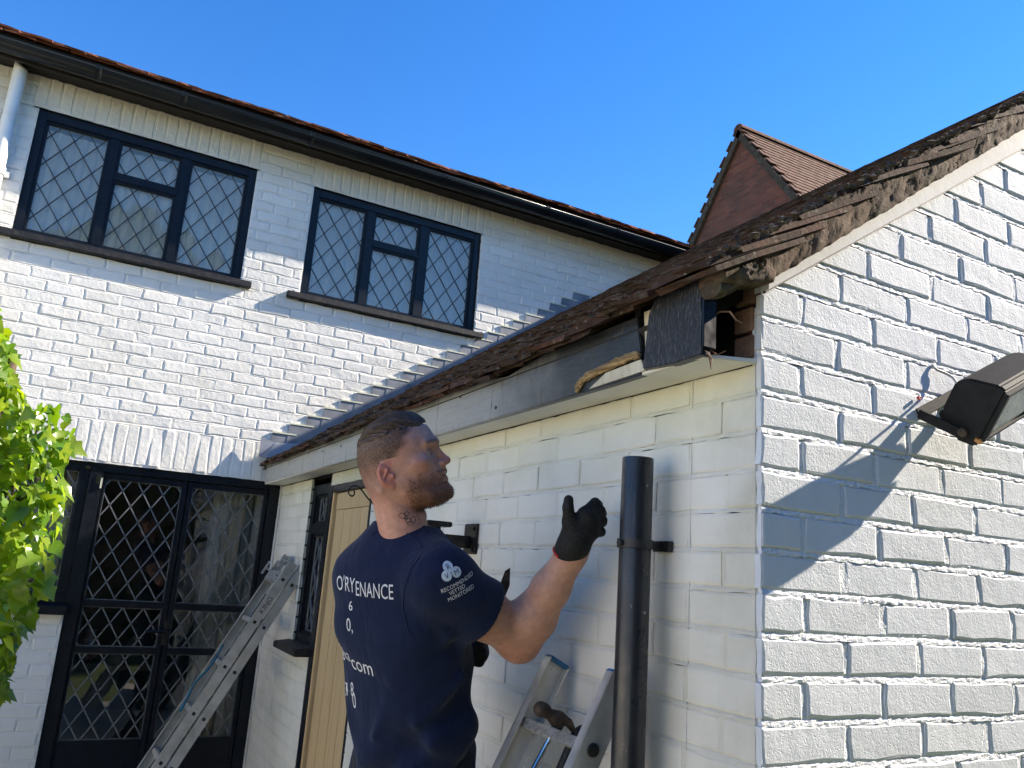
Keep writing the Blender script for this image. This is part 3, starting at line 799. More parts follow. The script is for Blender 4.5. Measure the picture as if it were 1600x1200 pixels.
def tile_roof(parent, name, O, t, y, n, length, width, mat, seed, nmax, pick, gauge=.1, wd=.167, rag=.004, sag=0., slab=True, jit=.004, ymin=0., lift=lambda q: 0.):
    rnd = random.Random(seed); base = roof_frame(O, t, y, n); sb = MB()
    c = [base @ Vector(p) for p in ((.03, ymin+.10, -.04), (length, ymin+.10, -.04), (length, width, -.04), (.03, width, -.04), (.03, ymin+.10, -.006), (length, ymin+.10, -.006), (length, width, -.006), (.03, width, -.006))]
    sb.hexa(c); roof = sb.build(name, m_soffit_black, parent)
    var = [tile_geo(rnd, wd-.004, rag=rag) for _ in range(12)]; mes = [None]*12; rest = MB(); cand = []
    rows = int(length/gauge)
    for i in range(-1, rows):
        for j in range(-1 if i % 2 else 0, int((width-ymin)/wd)+1):
            yy = ymin+(j+.5+(.5 if i % 2 else 0))*wd if j >= 0 else ymin+.47*wd
            if yy > width: continue
            s = max(i, 0)*gauge; up = (.026 if i >= 0 else .012)-(.004 if j < 0 else 0)
            T = base @ Matrix.Translation((s+rnd.uniform(-jit, jit)+(.012 if i < 0 else 0), yy+rnd.uniform(-.003, .003), up+rnd.uniform(-.001, .003)-sag*math.sin(yy*3+i)+lift(yy))) @ Matrix.Rotation(rnd.gauss(0, .022), 4, 'Z') @ Matrix.Rotation(rnd.gauss(0, .012), 4, 'X') @ Matrix.Rotation(rnd.gauss(0, .008), 4, 'Y')
            P = T.translation; px = proj(P); inf = px[2] > .2 and -50 < px[0] < 1650 and -50 < px[1] < 1250
            cand.append((pick(i, j, yy, px) if inf else 0, rnd.random(), T, rnd.randrange(12)))
    cand.sort(key=lambda q: (-q[0], q[1]))
    for q, (sc, _, T, k) in enumerate(cand):
        if q < nmax and sc > 0:
            if mes[k] is None:
                me = bpy.data.meshes.new('tile'); me.from_pydata(var[k][0], [], var[k][1]); me.materials.append(mat); mes[k] = me
            link('tile', mes[k], None, roof, T)
        else: rest.add([T @ Vector(v) for v in var[k][0]], var[k][1])
    tag(rest.build('tiling', mat, roof, recalc=False), kind='stuff')
    return roof
t_ = (0, math.cos(RP), math.sin(RP)); n_ = (0, -math.sin(RP), math.cos(RP))
# local y must run so that (t, y, n) is right handed: y = n x t
yv = Vector(n_).cross(Vector(t_))
O_ = Vector((3.5, L-.20, 2.505))
roof_main = tile_roof(house, 'roof', O_, t_, yv, n_, 5.2, 6.7, m_tile_main, 21, 80, lambda i, j, yy, px: 1/px[2] if i <= 0 else 0, jit=.012, rag=.006, sag=.004)
ow = MB(); ow.hexa([(-3.1, L+.14, GZ), (6.2, L+.14, GZ), (6.2, 9.4, GZ), (-3.1, 9.4, GZ), (-3.1, L+.14, 2.44), (6.2, L+.14, 2.44), (6.2, 9.4, 2.44), (-3.1, 9.4, 2.44)])
# body of the house behind the rooms: only the far side walls are needed
ow = MB(); ow.box((-3.1, L+3.4, GZ), (3.5, L+3.5, 1.3)); ow.box((-3.1, L+3.4, 2.35), (3.5, L+3.5, 2.6)); ow.box((3.3, L+.02, GZ), (3.4, L+3.4, 2.6)); ow.box((-3.1, L+.02, GZ), (-3.02, L+3.4, 2.6)); ow.build('outer_wall', m_main_mortar, house)  # rear wall left open in a band, added to let sky light reach the curtains

# white downpipe, cut off below the gutter
dpx = empty('downpipe', on(12, 270, 1, L-.05)); tag(dpx, 'white plastic downpipe with a cut open top below the gutter', 'downpipe')
pp = on(20, 160, 1, L-.055); pm = MB(); cx, cz = float(pp[0]), float(pp[2])
top = float(on(25, 95, 1, L-.06)[2])
pv = []; n = 20; r = .036
for (zz, rr, sl_) in ((GZ+.3, r, 0), (top-.05, r, 0), (top-.01, r, .045), (top-.012, r-.004, .045), (top-.3, r-.004, 0)):
    for k in range(n):
        a = 2*math.pi*k/n; pv.append((cx+rr*math.cos(a), L-.055+rr*math.sin(a), zz+sl_*(-math.cos(a))*.55+ (sl_*.35*math.sin(a))))
pf = [(i*n+k, i*n+(k+1) % n, (i+1)*n+(k+1) % n, (i+1)*n+k) for i in range(4) for k in range(n)]
pm.add(pv, pf); pm.build('pipe', m_pvc, dpx, smooth=True)
ck = MB(); zc = float(on(2, 268, 1, L-.055)[2]); ck.lathe((cx, L-.055, zc-.02), (0, 0, 1), [(0, r+.001), (0, r+.007), (.045, r+.007), (.045, r+.001)], 20); ck.box((cx-.06, L-.03, zc-.015), (cx+.06, L-.012, zc+.018))
ck.build('pipe_clip', m_pvc, dpx, smooth='auto')
# ------------------------------------------------------------------ lean-to extension
from mathutils import noise as mnoise
ext = empty('extension', (0, 0, GZ)); tag(ext, 'white painted brick extension with mossy tiled roof and rotten eaves', 'extension')
SL = .685; AL = math.atan(SL); BASE = .372
def zv0(x): return .326+.668*x      # lower edge of the white verge strip
def zv1(x): return .350+.705*x      # upper edge
GC = .075; GLN = .2152; J0 = .3506
wg = Wall(ext, 'gable_wall', 0, 0.0, m_gab, m_gab_mortar, .0125, .0037, .0028, .005, 5); wg.mstep = .011; wg.mjit = .0013
i = -22
while True:
    z1 = J0-GC*i; z0 = z1-GC
    if z1 < GZ: break
    xmin = max(0.0, (z0-.326)/.668)
    if xmin < 2.6:
        wg.course(0.0 if xmin == 0 else max(0, xmin-.05), 2.6, z0, z1, GLN, ((GLN/2 if i % 2 == 0 else GLN)-(0 if xmin == 0 else (xmin-.05) % GLN)) % GLN or GLN, [], clip=lambda p: zv0(p[0])-.004-p[1])
    i += 1
wall_g = wg.finish(150)
bk = MB(); bk.add([(0.0, .018, GZ), (6.8, .018, GZ), (6.8, .018, zroof(6.8)*0+.2), (3.4, .018, zroof(3.4)-.09), (0.0, .018, .29)], [(0, 1, 2, 3, 4)])
bk.add([(0.0, .2, GZ), (6.8, .2, GZ), (6.8, .2, .2), (3.4, .2, zroof(3.4)-.09), (0.0, .2, .29)], [(0, 1, 2, 3, 4)])
bk.build('inner_gable', m_gab_mortar, ext, recalc=False)
ws = Wall(ext, 'side_wall', 1, 0.0, m_side, m_side_mortar, .0105, .0038, .0018, .005, 6)
SW = (2.93, 3.31, -.66, .14); SD = (2.27, 2.93, GZ-1, .115)
sops = [(-SW[1], -SW[0], SW[2], SW[3]), (-SD[1], -SD[0], SD[2], SD[3])]
i = 2
while True:
    z1 = J0-GC*i; z0 = z1-GC
    if z1 < GZ: break
    z1c = min(z1, .186)
    ws.course(-L, -.0162, z0, z1c, .2105, (L % .2105) + (0 if i % 2 == 0 else .105), sops)
    i += 1
wall_s = ws.finish(190, lambda s, z, x, y: not (540 < x < 740 and y > 650))
cf_ = MB(); cf_.box((.004, .005, GZ), (.02, .03, .30)); cf_.build('corner_fill', m_gab_mortar, ext)
# unpainted courses behind the missing end of the eaves box
rw = 0
for k in range(3):
    for q in range(1):
        y_a = .024; z_a = .196+k*.058
        b = MB(); b.box((-.002+random.uniform(-.004, .002), y_a, z_a), (.04, y_a+.052, z_a+.05)); b.build('brick', m_rawbrick, wall_s, bevel=.004, seg=1)
bb = MB(); bb.box((.045, .03, .186), (.07, L, .40)); bb.build('wall_head', m_soffit_black, ext)  # wall top coloured black for the shade inside the open eaves cavity
# white strip under the verge
vs_ = MB(); nx = 30; X1 = 2.8
for k in range(nx):
    a, b = .004+k*X1/nx, .004+(k+1)*X1/nx
    vs_.hexa([(a, -.014, zv0(a)), (b, -.014, zv0(b)), (b, .03, zv0(b)), (a, .03, zv0(a)), (a, -.016, zv1(a)), (b, -.016, zv1(b)), (b, .03, zv1(b)), (a, .03, zv1(a))])
vs_.build('verge_strip', m_verge, ext)
vl_ = MB()
for k in range(nx):
    a, b = .006+k*X1/nx, .006+(k+1)*X1/nx
    vl_.hexa([(a, -.004, zv0(a)-.005), (b, -.004, zv0(b)-.005), (b, .01, zv0(b)-.005), (a, .01, zv0(a)-.005), (a, -.004, zv0(a)-.0005), (b, -.004, zv0(b)-.0005), (b, .01, zv0(b)-.0005), (a, .01, zv0(a)-.0005)])
vl_.build('open_joint', m_soffit_black, ext)
# tiles
ca, sa = math.cos(AL), math.sin(AL); XE = -.150
O_ = Vector((XE, 0, BASE+SL*XE))
def LF(y): return .036*min(1., max(0., (.95-y)/1.0))**1.3
def pk(i, j, yy, px):
    if i <= 1: return 3/px[2]
    if j <= 1: return 2.5/px[2]
    if j <= 2: return 1/px[2]
    return 0
roof_e = tile_roof(ext, 'roof', O_, (ca, 0, sa), (0, 1, 0), (-sa, 0, ca), 4.32, L+.0, m_tile, 31, 260, pk, rag=.008, jit=.009, sag=.003, ymin=-.050, lift=LF)
O2 = Vector((6.99, L, BASE+SL*XE))
rr = MB(); rr.hexa([(3.36, -.05, BASE+SL*3.4-.05), (7.0, -.05, .2), (7.0, L, .2), (3.36, L, BASE+SL*3.4-.05), (3.36, -.05, BASE+SL*3.4+.02), (7.0, -.05, .27), (7.0, L, .27), (3.36, L, BASE+SL*3.4+.02)])
rr.build('roof_slope', m_tile, ext)
# crumbling mortar bedding along the verge: layered lumps
def nz(x, y, z, s): return mnoise.noise(Vector((x*s, y*s, z*s)))
vm = MB(); ns = 620; cols = 12; vs = []
for a in range(ns+1):
    x = -.135+a*(3.0/ns); 
    zt = BASE+SL*x+.034+.038; zb = (zv1(x)-.004) if x > -.004 else (zv1(-.004)-.012-.06*max(0, -x-.01)*4)
    zb = min(zb, zt-.02)
    for c in range(cols):
        t = c/(cols-1)
        if c == 0: P = (x, .03, zb+.002)
        elif c == cols-1: P = (x, .03, zt)
        else:
            u = (c-1)/(cols-3); zz = zb+(zt-zb)*u
            y = -.034-.012*u+.008*mnoise.noise(Vector((x*9, u*3.2-x*4, 0)))+.005*mnoise.noise(Vector((x*30, u*7-x*10, 4)))+.0025*nz(x, 2, zz, 150)
            P = (x+.002*nz(x, 3, zz, 50), min(y, -.018), zz+.004*nz(x, 5, zz, 40))
        vs.append(P)
fs = [(a*cols+c, (a+1)*cols+c, (a+1)*cols+c+1, a*cols+c+1) for a in range(ns) for c in range(cols-1)]
fs.append(tuple(range(cols)))
vm.add(vs, fs); vm.build('verge_mortar', m_vmortar, ext, smooth=True)
# lump of mortar at the corner of the eaves
cm = MB(); n1, n2 = 60, 30; vs = []
for a in range(n1+1):
    for b in range(n2):
        u = a/n1; th_ = 2*math.pi*b/n2
        x = -.135+.17*u; cyc = .005; r = (.038+.008*math.sin(u*5))*(math.sin(math.pi*min(1, .08+u*.92))**.35 if u < 1 else .6)
        P = np.array((x, cyc+r*1.15*math.cos(th_), BASE+SL*x+.018+r*.62*math.sin(th_)))
        d = 1+.30*nz(*P, 28)+.28*nz(*P, 70)
        vs.append((x+.008*nz(*P, 30), cyc+(P[1]-cyc)*d, BASE+SL*x+.018+(P[2]-(BASE+SL*x+.018))*d))
fs = [(a*n2+b, a*n2+(b+1) % n2, (a+1)*n2+(b+1) % n2, (a+1)*n2+b) for a in range(n1) for b in range(n2)]
fs += [tuple(range(n2)), tuple(n1*n2+b for b in range(n2))]
cm.add(vs, fs); cm.build('corner_mortar', m_vmortar, ext)
# crumbs and lichen lumps along the eaves edge
cr = MB(); rn = random.Random(3)
for k in range(1700):
    if k % 2: y = rn.uniform(-.06, L-.2); s = rn.uniform(-.004, .30)
    else: y = rn.uniform(-.060, -.02); s = rn.uniform(0, 2.4)
    x = XE+s*ca; r = rn.choice((.002, .003, .004, .006, .009, .012 if y < 0 else .004))*rn.uniform(.8, 1.2)
    P = Vector((x, y, BASE+SL*x+.045+LF(y)*1.2+rn.uniform(-.012, .002)))
    pts = []
    for q in range(6):
        d = [(1, 0, 0), (-1, 0, 0), (0, 1, 0), (0, -1, 0), (0, 0, .7), (0, 0, -.7)][q]; pts.append(P+Vector(d)*r*rn.uniform(.6, 1.3))
    cr.add(pts, [(0, 2, 4), (2, 1, 4), (1, 3, 4), (3, 0, 4), (2, 0, 5), (1, 2, 5), (3, 1, 5), (0, 3, 5)])
tag(cr.build('lichen_crumbs', m_vmortar, roof_e), kind='stuff')
# eaves box: fascia boards, soffit, broken end
FX = -.12
def yz(px, py, x=FX): p = on(px, py, 0, x); return float(p[1]), float(p[2])
def slab_poly(mb, poly, xf, xb):
    n = len(poly); mb.add([(xf, p[0], p[1]) for p in poly]+[(xb, p[0], p[1]) for p in poly], [tuple(range(n)), tuple(range(2*n-1, n-1, -1))]+[(i, n+i, n+(i+1) % n, (i+1) % n) for i in range(n)])
ztop = .312
lb = MB(); poly = [(3.985, .188), (3.985, ztop+.02), (1.05, ztop+.004), (.93, .298), (.84, .286), (.75, .297), (.62, ztop), (.245, ztop), (.236, .27), (.228, .236), (.224, .177), (.34, .175), (.47, .175), (1.0, .175), (2.2, .177)]
slab_poly(lb, poly, FX, FX+.02); fb = lb.build('fascia_board', m_fascia, ext, bevel=.002); fb['label'] = 'long grey fascia board with flaking paint'
eb = MB(); poly = [(.205, .184), (.19, .30), (.17, .330), (.03, .336), (.022, .25), (.024, .178), (.11, .176)]
slab_poly(eb, poly, FX-.012, FX+.012); o = eb.build('fascia_board', m_streak, ext, bevel=.002); o['label'] = 'short streaky black end board'
ee = MB(); ee.box((FX-.0125, .0165, .192), (FX+.018, .0225, .318)); o = ee.build('board_end', m_black, ext, bevel=.001); o['label'] = 'glossy dark blue end grain'
pw = MB(); slab_poly(pw, [yz(1004, 487), yz(1030, 478), yz(1014, 546), yz(1006, 546)], FX+.004, FX+.016); pw.build('packing_board', m_palewood, ext)
pb = MB(); slab_poly(pb, [yz(922, 608), yz(948, 583), yz(1003, 562), yz(1009, 579)], FX-.003, FX+.003); pb.build('exposed_board', m_palewood, ext)
# torn strip of raw wood
tw = MB(); path = [yz(903, 611), yz(912, 596), yz(922, 588), yz(945, 577), yz(970, 566), yz(990, 557), yz(1003, 556)]
rings = []; nn = 12; path = [tuple(np.array(path[i])*(1-t)+np.array(path[i+1])*t) for i in range(len(path)-1) for t in (0, .2, .4, .6, .8)]+[path[-1]]
for k, p in enumerate(path):
    rr_ = .0078*(1 if 0 < k < len(path)-1 else .5)*(1+.10*math.sin(k*.7)+random.uniform(-.07, .07))
    for b in range(nn):
        a = 2*math.pi*b/nn; rings.append((FX-.006+rr_*.9*math.cos(a)*random.uniform(.8, 1.2), p[0]+rr_*.35*math.sin(a), p[1]+rr_*1.15*math.sin(a)*random.uniform(.8, 1.25)))
tw.add(rings, [(a*nn+b, a*nn+(b+1) % nn, (a+1)*nn+(b+1) % nn, (a+1)*nn+b) for a in range(len(path)-1) for b in range(nn)]+[tuple(range(nn)), tuple((len(path)-1)*nn+b for b in range(nn))])
o = tw.build('torn_wood', m_rawwood, ext); o['label'] = 'torn strip of raw yellow wood on the fascia'
sf = MB()
for k in range(20):
    ya, yb_ = .03+k*(3.95/20), .03+(k+1)*(3.95/20)
    sf.box((FX+.004, ya, .180), (.004, yb_, .187))
sf = MB(); sf.hexa([(FX+.003, .034, .177), (.002, .012, .183), (.002, 3.99, .186), (FX+.003, 3.98, .180), (FX+.003, .034, .184), (.002, .012, .192), (.002, 3.99, .194), (FX+.003, 3.98, .187)])
sf.build('soffit', m_soffit, ext, bevel=.001)
dk = MB(); dk.box((FX+.02, .26, .192), (.0, .28, .34)); dk.build('eaves_block', m_soffit_black, ext)
# iron-stained drips and nail heads in the fascia
for (px_, py_) in ((505, 705), (533, 697), (540, 672), (634, 652), (720, 620), (775, 637)):
    y_, z_ = yz(px_, py_); b = MB(); b.lathe((FX-.0005, y_, z_), (-1, 0, 0), [(0, .005), (.002, .004), (.002, 0)], 8); b.build('nail_head', m_iron, ext)
# stepped lead flashing against the house
mf = 0
for k in range(22):
    z = .510+k*.0683; x = (z-.562)/.667
    if x > 2.25: break
    zl = lambda q: BASE+SL*q+.005
    b = MB(); xa, xb_ = x-.055, x+.1024+.03
    ytop = L-.006
    P = [(xa, zl(xa)-.02), (xb_, zl(xb_)-.02), (xb_-.012, z+.0683*.35), (x+.1024, z), (x, z), ]
    P = [(xa, zl(xa)-.02), (xb_, zl(xb_)-.02), (x+.118, z-.004), (x-.028, z+.002)]
    of = .004 if k % 2 else .0015
    n = 4; b.add([(p[0], L-.006-of, p[1]) for p in P]+[(p[0], L-.002-of, p[1]) for p in P], [(0, 1, 2, 3), (7, 6, 5, 4)]+[(i, n+i, n+(i+1) % n, (i+1) % n) for i in range(n)])
    b.build('lead_flashing', m_lead, ext)
    mo = MB(); mo.box((x-.03, L-.013, z-.002), (x+.119, L-.001, z+.006)); mo.build('flashing_mortar', m_side_mortar, ext)
# upturned lead at the foot of the flashing
kk = MB(); pts = [dep(404, 712, 5.0)]
q0 = on(404, 713, 1, L-.06); q1 = on(408, 684, 1, L-.03); q2 = on(430, 692, 1, L-.04); q3 = on(468, 694, 1, L-.05); q4 = on(440, 712, 1, L-.10); q5 = on(415, 716, 1, L-.10)
kk.add([q0, q1, q2, q3, q4, q5], [(0, 1, 2, 5), (2, 3, 4, 5)]); o = kk.build('lead_flashing', m_lead, ext, recalc=False)
sol = o.modifiers.new('thick', 'SOLIDIFY'); sol.thickness = .004
# twigs of an old nest in the open end
rn = random.Random(9); m_twig = M('dry_twig', (.20, .12, .07), .9, (.12, .07, .04), 60)
tws = [[(1108, 497, .04), (1125, 487, .02), (1140, 487, .0), (1150, 500, -.01), (1160, 505, -.015)], [(1105, 540, .04), (1120, 555, .02), (1134, 548, .01)], [(1104, 520, .05), (1108, 555, .03), (1111, 577, .02)], [(1100, 545, .03), (1112, 560, .0), (1111, 574, -.01)], [(1100, 498, .04), (1118, 490, .03), (1113, 500, .03)]]
for tp in tws:
    mb = MB(); mb.tube([on(a, b, 1, c) for (a, b, c) in tp], [.0022]+[.0018]*(len(tp)-2)+[.0008], 6); mb.build('twig', m_twig, ext)
# side window
y0, y1, z0, z1 = SW; fm = MB(); xa, xb_ = .018, .075
def bx(mb, ya, yb2, za, zb, x0_=xa, x1_=xb_): mb.box((x0_, ya, za), (x1_, yb2, zb))
bx(fm, y0-.004, y0+.055, z0, z1+.004); bx(fm, y1-.045, y1+.004, z0, z1+.004); bx(fm, y0+.055, y1-.045, z1-.05, z1+.004); bx(fm, y0+.055, y1-.045, z0-.004, z0+.04); bx(fm, y0+.055, y1-.045, -.115, -.062)
sw = fm.build('window', m_black, ext, bevel=.004); sw['label'] = 'narrow black leaded window beside the oak door'
for (za, zb) in ((-.062, z1-.05), (z0+.04, -.115)):
    c = MB(); t = .014
    bx(c, y0+.055, y0+.055+t, za, zb, xa+.012, xa+.04); bx(c, y1-.045-t, y1-.045, za, zb, xa+.012, xa+.04); bx(c, y0+.055+t, y1-.045-t, za, za+t, xa+.012, xa+.04); bx(c, y0+.055+t, y1-.045-t, zb-t, zb, xa+.012, xa+.04)
    c.build('casement', m_black, sw, bevel=.002)
    glazing(sw, (y0+.055+t, y1-.045-t, za+t, zb-t), xa+.03, .105, .16, random.Random(4), axis='Y')
flush_panes(60)
s_ = MB(); s_.hexa([(-.085, y0-.02, z0-.045), (.02, y0-.02, z0-.045), (.02, y1+.05, z0-.045), (-.085, y1+.05, z0-.045), (-.085, y0-.02, z0-.012), (.02, y0-.02, z0+.0), (.02, y1+.05, z0+.0), (-.085, y1+.05, z0-.012)])
s_.build('sill', m_blackrough, sw, bevel=.005)
ri = MB(); ri.box((.35, 1.5, GZ), (.4, 3.9, .3)); ri.box((.1, 3.85, GZ), (.4, 3.9, .3)); ri.build('inner_wall', m_room, ext)
# oak door
dm = MB(); dm.box((-.006, 2.865, GZ), (.07, 2.935, .118)); dm.box((-.006, 2.27, .082), (.07, 2.865, .118)); dm.box((.0, 2.262, GZ), (.07, 2.292, .082))
od = dm.build('door', m_black, ext, bevel=.003); od['label'] = 'pale oak plank door in a black frame'
st = MB(); st.box((-.002, 2.835, GZ), (.05, 2.865, .082)); st.build('oak_stop', m_oak, od, bevel=.003)
gp = MB(); gp.box((.035, 2.30, GZ), (.05, 2.83, .08)); gp.build('dark_gap', m_room, od)
for k in range(4):
    a = 2.297+k*.1305
    p = MB(); p.box((.012, a+.001, GZ+.02), (.034, a+.1285, -.005)); p.build('plank', m_oak, od, bevel=.002)
tr = MB(); tr.box((.009, 2.297, -.003), (.034, 2.817, .078)); tr.build('top_rail', m_oak, od, bevel=.002)

# ------------------------------------------------------------------ taller wing behind
wing = empty('house_wing', (6.0, 6.3, GZ)); tag(wing, 'steep red brick gable of a taller wing behind the roofs', 'house')
WX = 6.0
ap = on(1158, 200, 0, WX); fl = on(1075, 385, 0, WX); fr = on(1250, 310, 0, WX)
AY, AZ = float(ap[1]), float(ap[2]); slp = .5*((AZ-fl[2])/(fl[1]-AY)+(AZ-fr[2])/(AY-fr[1])); HW = 1.9
gb = MB(); gb.add([(WX, AY-HW, GZ), (WX, AY+HW, GZ), (WX, AY+HW, AZ-.1-HW*slp), (WX, AY, AZ-.1), (WX, AY-HW, AZ-.1-HW*slp)], [(0, 1, 2, 3, 4)])
gb.add([(WX+5, AY-HW, GZ), (WX+5, AY+HW, GZ), (WX+5, AY+HW, AZ-.1-HW*slp), (WX+5, AY, AZ-.1), (WX+5, AY-HW, AZ-.1-HW*slp)], [(0, 4, 3, 2, 1)])
gb.add([(WX, AY-HW, GZ), (WX+5, AY-HW, GZ), (WX+5, AY-HW, AZ-.1-HW*slp), (WX, AY-HW, AZ-.1-HW*slp)], [(0, 1, 2, 3)])
gb.build('wall', m_wing, wing, recalc=False)
ang = math.atan(slp)
for sgn, nm in ((-1, 'near_slope'), (1, 'far_slope')):
    # courses as thin overlapping boards of tiles along X
    mb = MB(); rn = random.Random(5)
    ln = (HW+.15)/math.cos(ang); k = int(ln/.11)
    d = np.array((0, sgn*math.cos(ang), -math.sin(ang))); nn = np.array((0, sgn*math.sin(ang), math.cos(ang)))
    for c in range(k):
        for q in range(30):
            xa = WX-.07+q*.17+(.085 if c % 2 else 0); xb_ = xa+.164
            j1 = rn.uniform(-.006, .006); a = np.array((0, AY, AZ))+d*(c*.11+.11*1.25+j1); b = np.array((0, AY, AZ))+d*(c*.11-.02)
            lo, hi = .017+rn.uniform(-.002, .002), .004
            mb.hexa([a+(xa, 0, 0)+nn*(lo-.016), a+(xb_, 0, 0)+nn*(lo-.016), b+(xb_, 0, 0)+nn*(hi-.016), b+(xa, 0, 0)+nn*(hi-.016), a+(xa, 0, 0)+nn*lo, a+(xb_, 0, 0)+nn*lo, b+(xb_, 0, 0)+nn*hi, b+(xa, 0, 0)+nn*hi])
    tag(mb.build('tiling', m_tile_wing, wing), kind='stuff')
    vb = MB(); a = np.array((WX, AY, AZ-.03)); b = a+d*ln
    vb.bar(a-nn*.05, b-nn*.05, (1, 0, 0), nn, .055, .045); vb.build('verge', m_vmortar, wing)
rd = MB()
for q in range(16):
    a = WX-.06+q*.31; vs = []
    for xx in (a, a+.305):
        for kq in range(7):
            t = math.pi*kq/6; vs.append((xx, AY+.085*math.cos(t), AZ-.045+.085*math.sin(t)))
    rd.v = []; rd.f = []
    rd.add(vs, [(kq, kq+1, 7+kq+1, 7+kq) for kq in range(6)]+[tuple(range(7)), tuple(range(7, 14))])
    rd.build('ridge_tile', m_tile_wing, wing)
# ------------------------------------------------------------------ grey downpipe by the corner
pc = on(997, 716, 0, -.078); PX, PY, PZ = float(pc[0]), float(pc[1]), float(pc[2]); PR = .0335
dp = empty('downpipe', (PX, PY, GZ)); tag(dp, 'dark grey plastic downpipe with open top standing near the wall corner', 'downpipe')
mb = MB(); mb.lathe((PX, PY, GZ), (0, 0, 1), [(0, PR), (PZ-GZ-.004, PR), (PZ-GZ, PR-.001), (PZ-GZ, PR-.0035), (PZ-GZ-.25, PR-.0035)], 36); mb.build('pipe', m_pipe, dp, smooth='auto')
zc = float(on(990, 850, 0, PX)[2]); cl = MB(); cl.lathe((PX, PY, zc-.009), (0, 0, 1), [(0, PR+.0005), (0, PR+.0045), (.018, PR+.0045), (.018, PR+.0005)], 36)
cl.box((PX+PR, PY-.006, zc-.008), (-.012, PY+.006, zc+.008)); cl.box((-.014, PY-.03, zc-.011), (-.002, PY+.022, zc+.011)); cl.tube([(PX-PR-.012, PY-.004, zc), (PX-PR-.001, PY-.004, zc)], .007)
cl.build('pipe_bracket', m_rubber, dp, smooth='auto')
# ------------------------------------------------------------------ black steel bracket on the side wall
br = empty('wall_bracket', (0, 1.23, -.15)); tag(br, 'black steel bracket with upright pin bolted to the side wall', 'bracket')
mb = MB(); mb.box((-.010, 1.184, -.198), (-.002, 1.274, -.104)); mb.build('wall_plate', m_iron, br, bevel=.002)
xe = float(on(690, 843, 1, 1.23)[0]); za = float(on(700, 844, 1, 1.23)[2])
mb = MB(); mb.box((xe, 1.222, za-.020), (-.010, 1.238, za+.018)); mb.build('arm', m_iron, br, bevel=.002)
xp = float(on(676, 832, 1, 1.23)[0]); zt = float(on(680, 815, 1, 1.23)[2])
mb = MB(); mb.lathe((xp, 1.23, za-.035), (0, 0, 1), [(0, .0), (0, .024), (zt-za+.02, .024), (zt-za+.02, 0)], 18); mb.build('pin', m_iron, br, smooth='auto')
mb = MB(); mb.box((xp-.03, 1.20, zt-.014), (xp+.052, 1.26, zt+.002)); mb.build('cap_plate', m_iron, br, bevel=.003)
for zz in (-.118, -.184):
    mb = MB(); mb.lathe((-.010, 1.203, zz), (-1, 0, 0), [(0, .007), (.006, .006), (.006, 0)], 10); mb.build('bolt', m_iron, br)
# ------------------------------------------------------------------ scrolled iron hook
hk = empty('hanging_hook', on(575, 762, 1, 2.0)); tag(hk, 'thin black iron scroll hook beside the oak door', 'hook')
c = on(552, 770, 1, 2.0); mb = MB(); pts = []
for k in range(26):
    t = k/25; a = -0.3+t*4.9; r = .012+.009*t
    pts.append((c[0]+r*math.cos(a+1.2)*1.0, 2.0, c[2]+r*math.sin(a+1.2)))
e = pts[-1]; 
pts = [(c[0]+.0, 2.0, c[2]+.012), (c[0]+.006, 2.0, c[2]-.002), (c[0]+.002, 2.0, c[2]-.012), (c[0]-.008, 2.0, c[2]-.014), (c[0]-.018, 2.0, c[2]-.006), (c[0]-.021, 2.0, c[2]+.008), (c[0]-.014, 2.0, c[2]+.021), (c[0]+.0, 2.0, c[2]+.028), (c[0]+.018, 2.0, c[2]+.027), (c[0]+.036, 2.0, c[2]+.012), (c[0]+.06, 2.0, c[2]-.015), (c[0]+.12, 2.0, c[2]-.06), (-.006, 2.0, c[2]-.10)]
# round the polyline
def smoothp(p, it=2):
    p = [np.array(q, float) for q in p]
    for _ in range(it):
        q = [p[0]]
        for a, b in zip(p[:-1], p[1:]): q += [a*.75+b*.25, a*.25+b*.75]
        q.append(p[-1]); p = q
    return p
mb.tube(smoothp(pts), .0032, 8); mb.build('scroll', m_iron, hk, smooth=True)
mb = MB(); mb.box((-.008, 1.988, c[2]-.16), (-.001, 2.012, c[2]-.05)); mb.build('back_plate', m_iron, hk, bevel=.001)
# ------------------------------------------------------------------ flood light on the gable
TH = math.radians(27); Wv = np.array((math.cos(TH), 0, math.sin(TH))); Vv = np.array((-math.sin(TH), 0, math.cos(TH))); Nv = np.array((0, -1.0, 0))
B0 = on(1437, 645, 1, -.005)
def onW(px_, py_, w_=0.0):
    d = ray(px_, py_); k = (Wv@(B0-CAM)+w_)/(Wv@d); return CAM+d*k
fl_ = empty('flood_light', (.62, 0, .15)); tag(fl_, 'black flood light on a swivel bracket mounted on the sunlit gable', 'flood light')
m_fl = M('black_cast_housing', (.010, .011, .013), .65, (.018, .019, .021), 30, bmp=.15, bscale=200, spec=.2)
m_fltop = m_fl
prof = [onW(*q) for q in ((1490, 599), (1510, 592), (1560, 604), (1571, 613), (1530, 690), (1520, 700), (1490, 688), (1493, 678), (1476, 668), (1470, 640))]
WD = .21
hs = MB(); n = len(prof)
hs.add([p+Wv*.004 for p in prof]+[p+Wv*WD for p in prof], [tuple(range(n)), tuple(range(2*n-1, n-1, -1))]+[(i, n+i, n+(i+1) % n, (i+1) % n) for i in range(n)])
hs.build('housing', m_fl, fl_, bevel=.004)
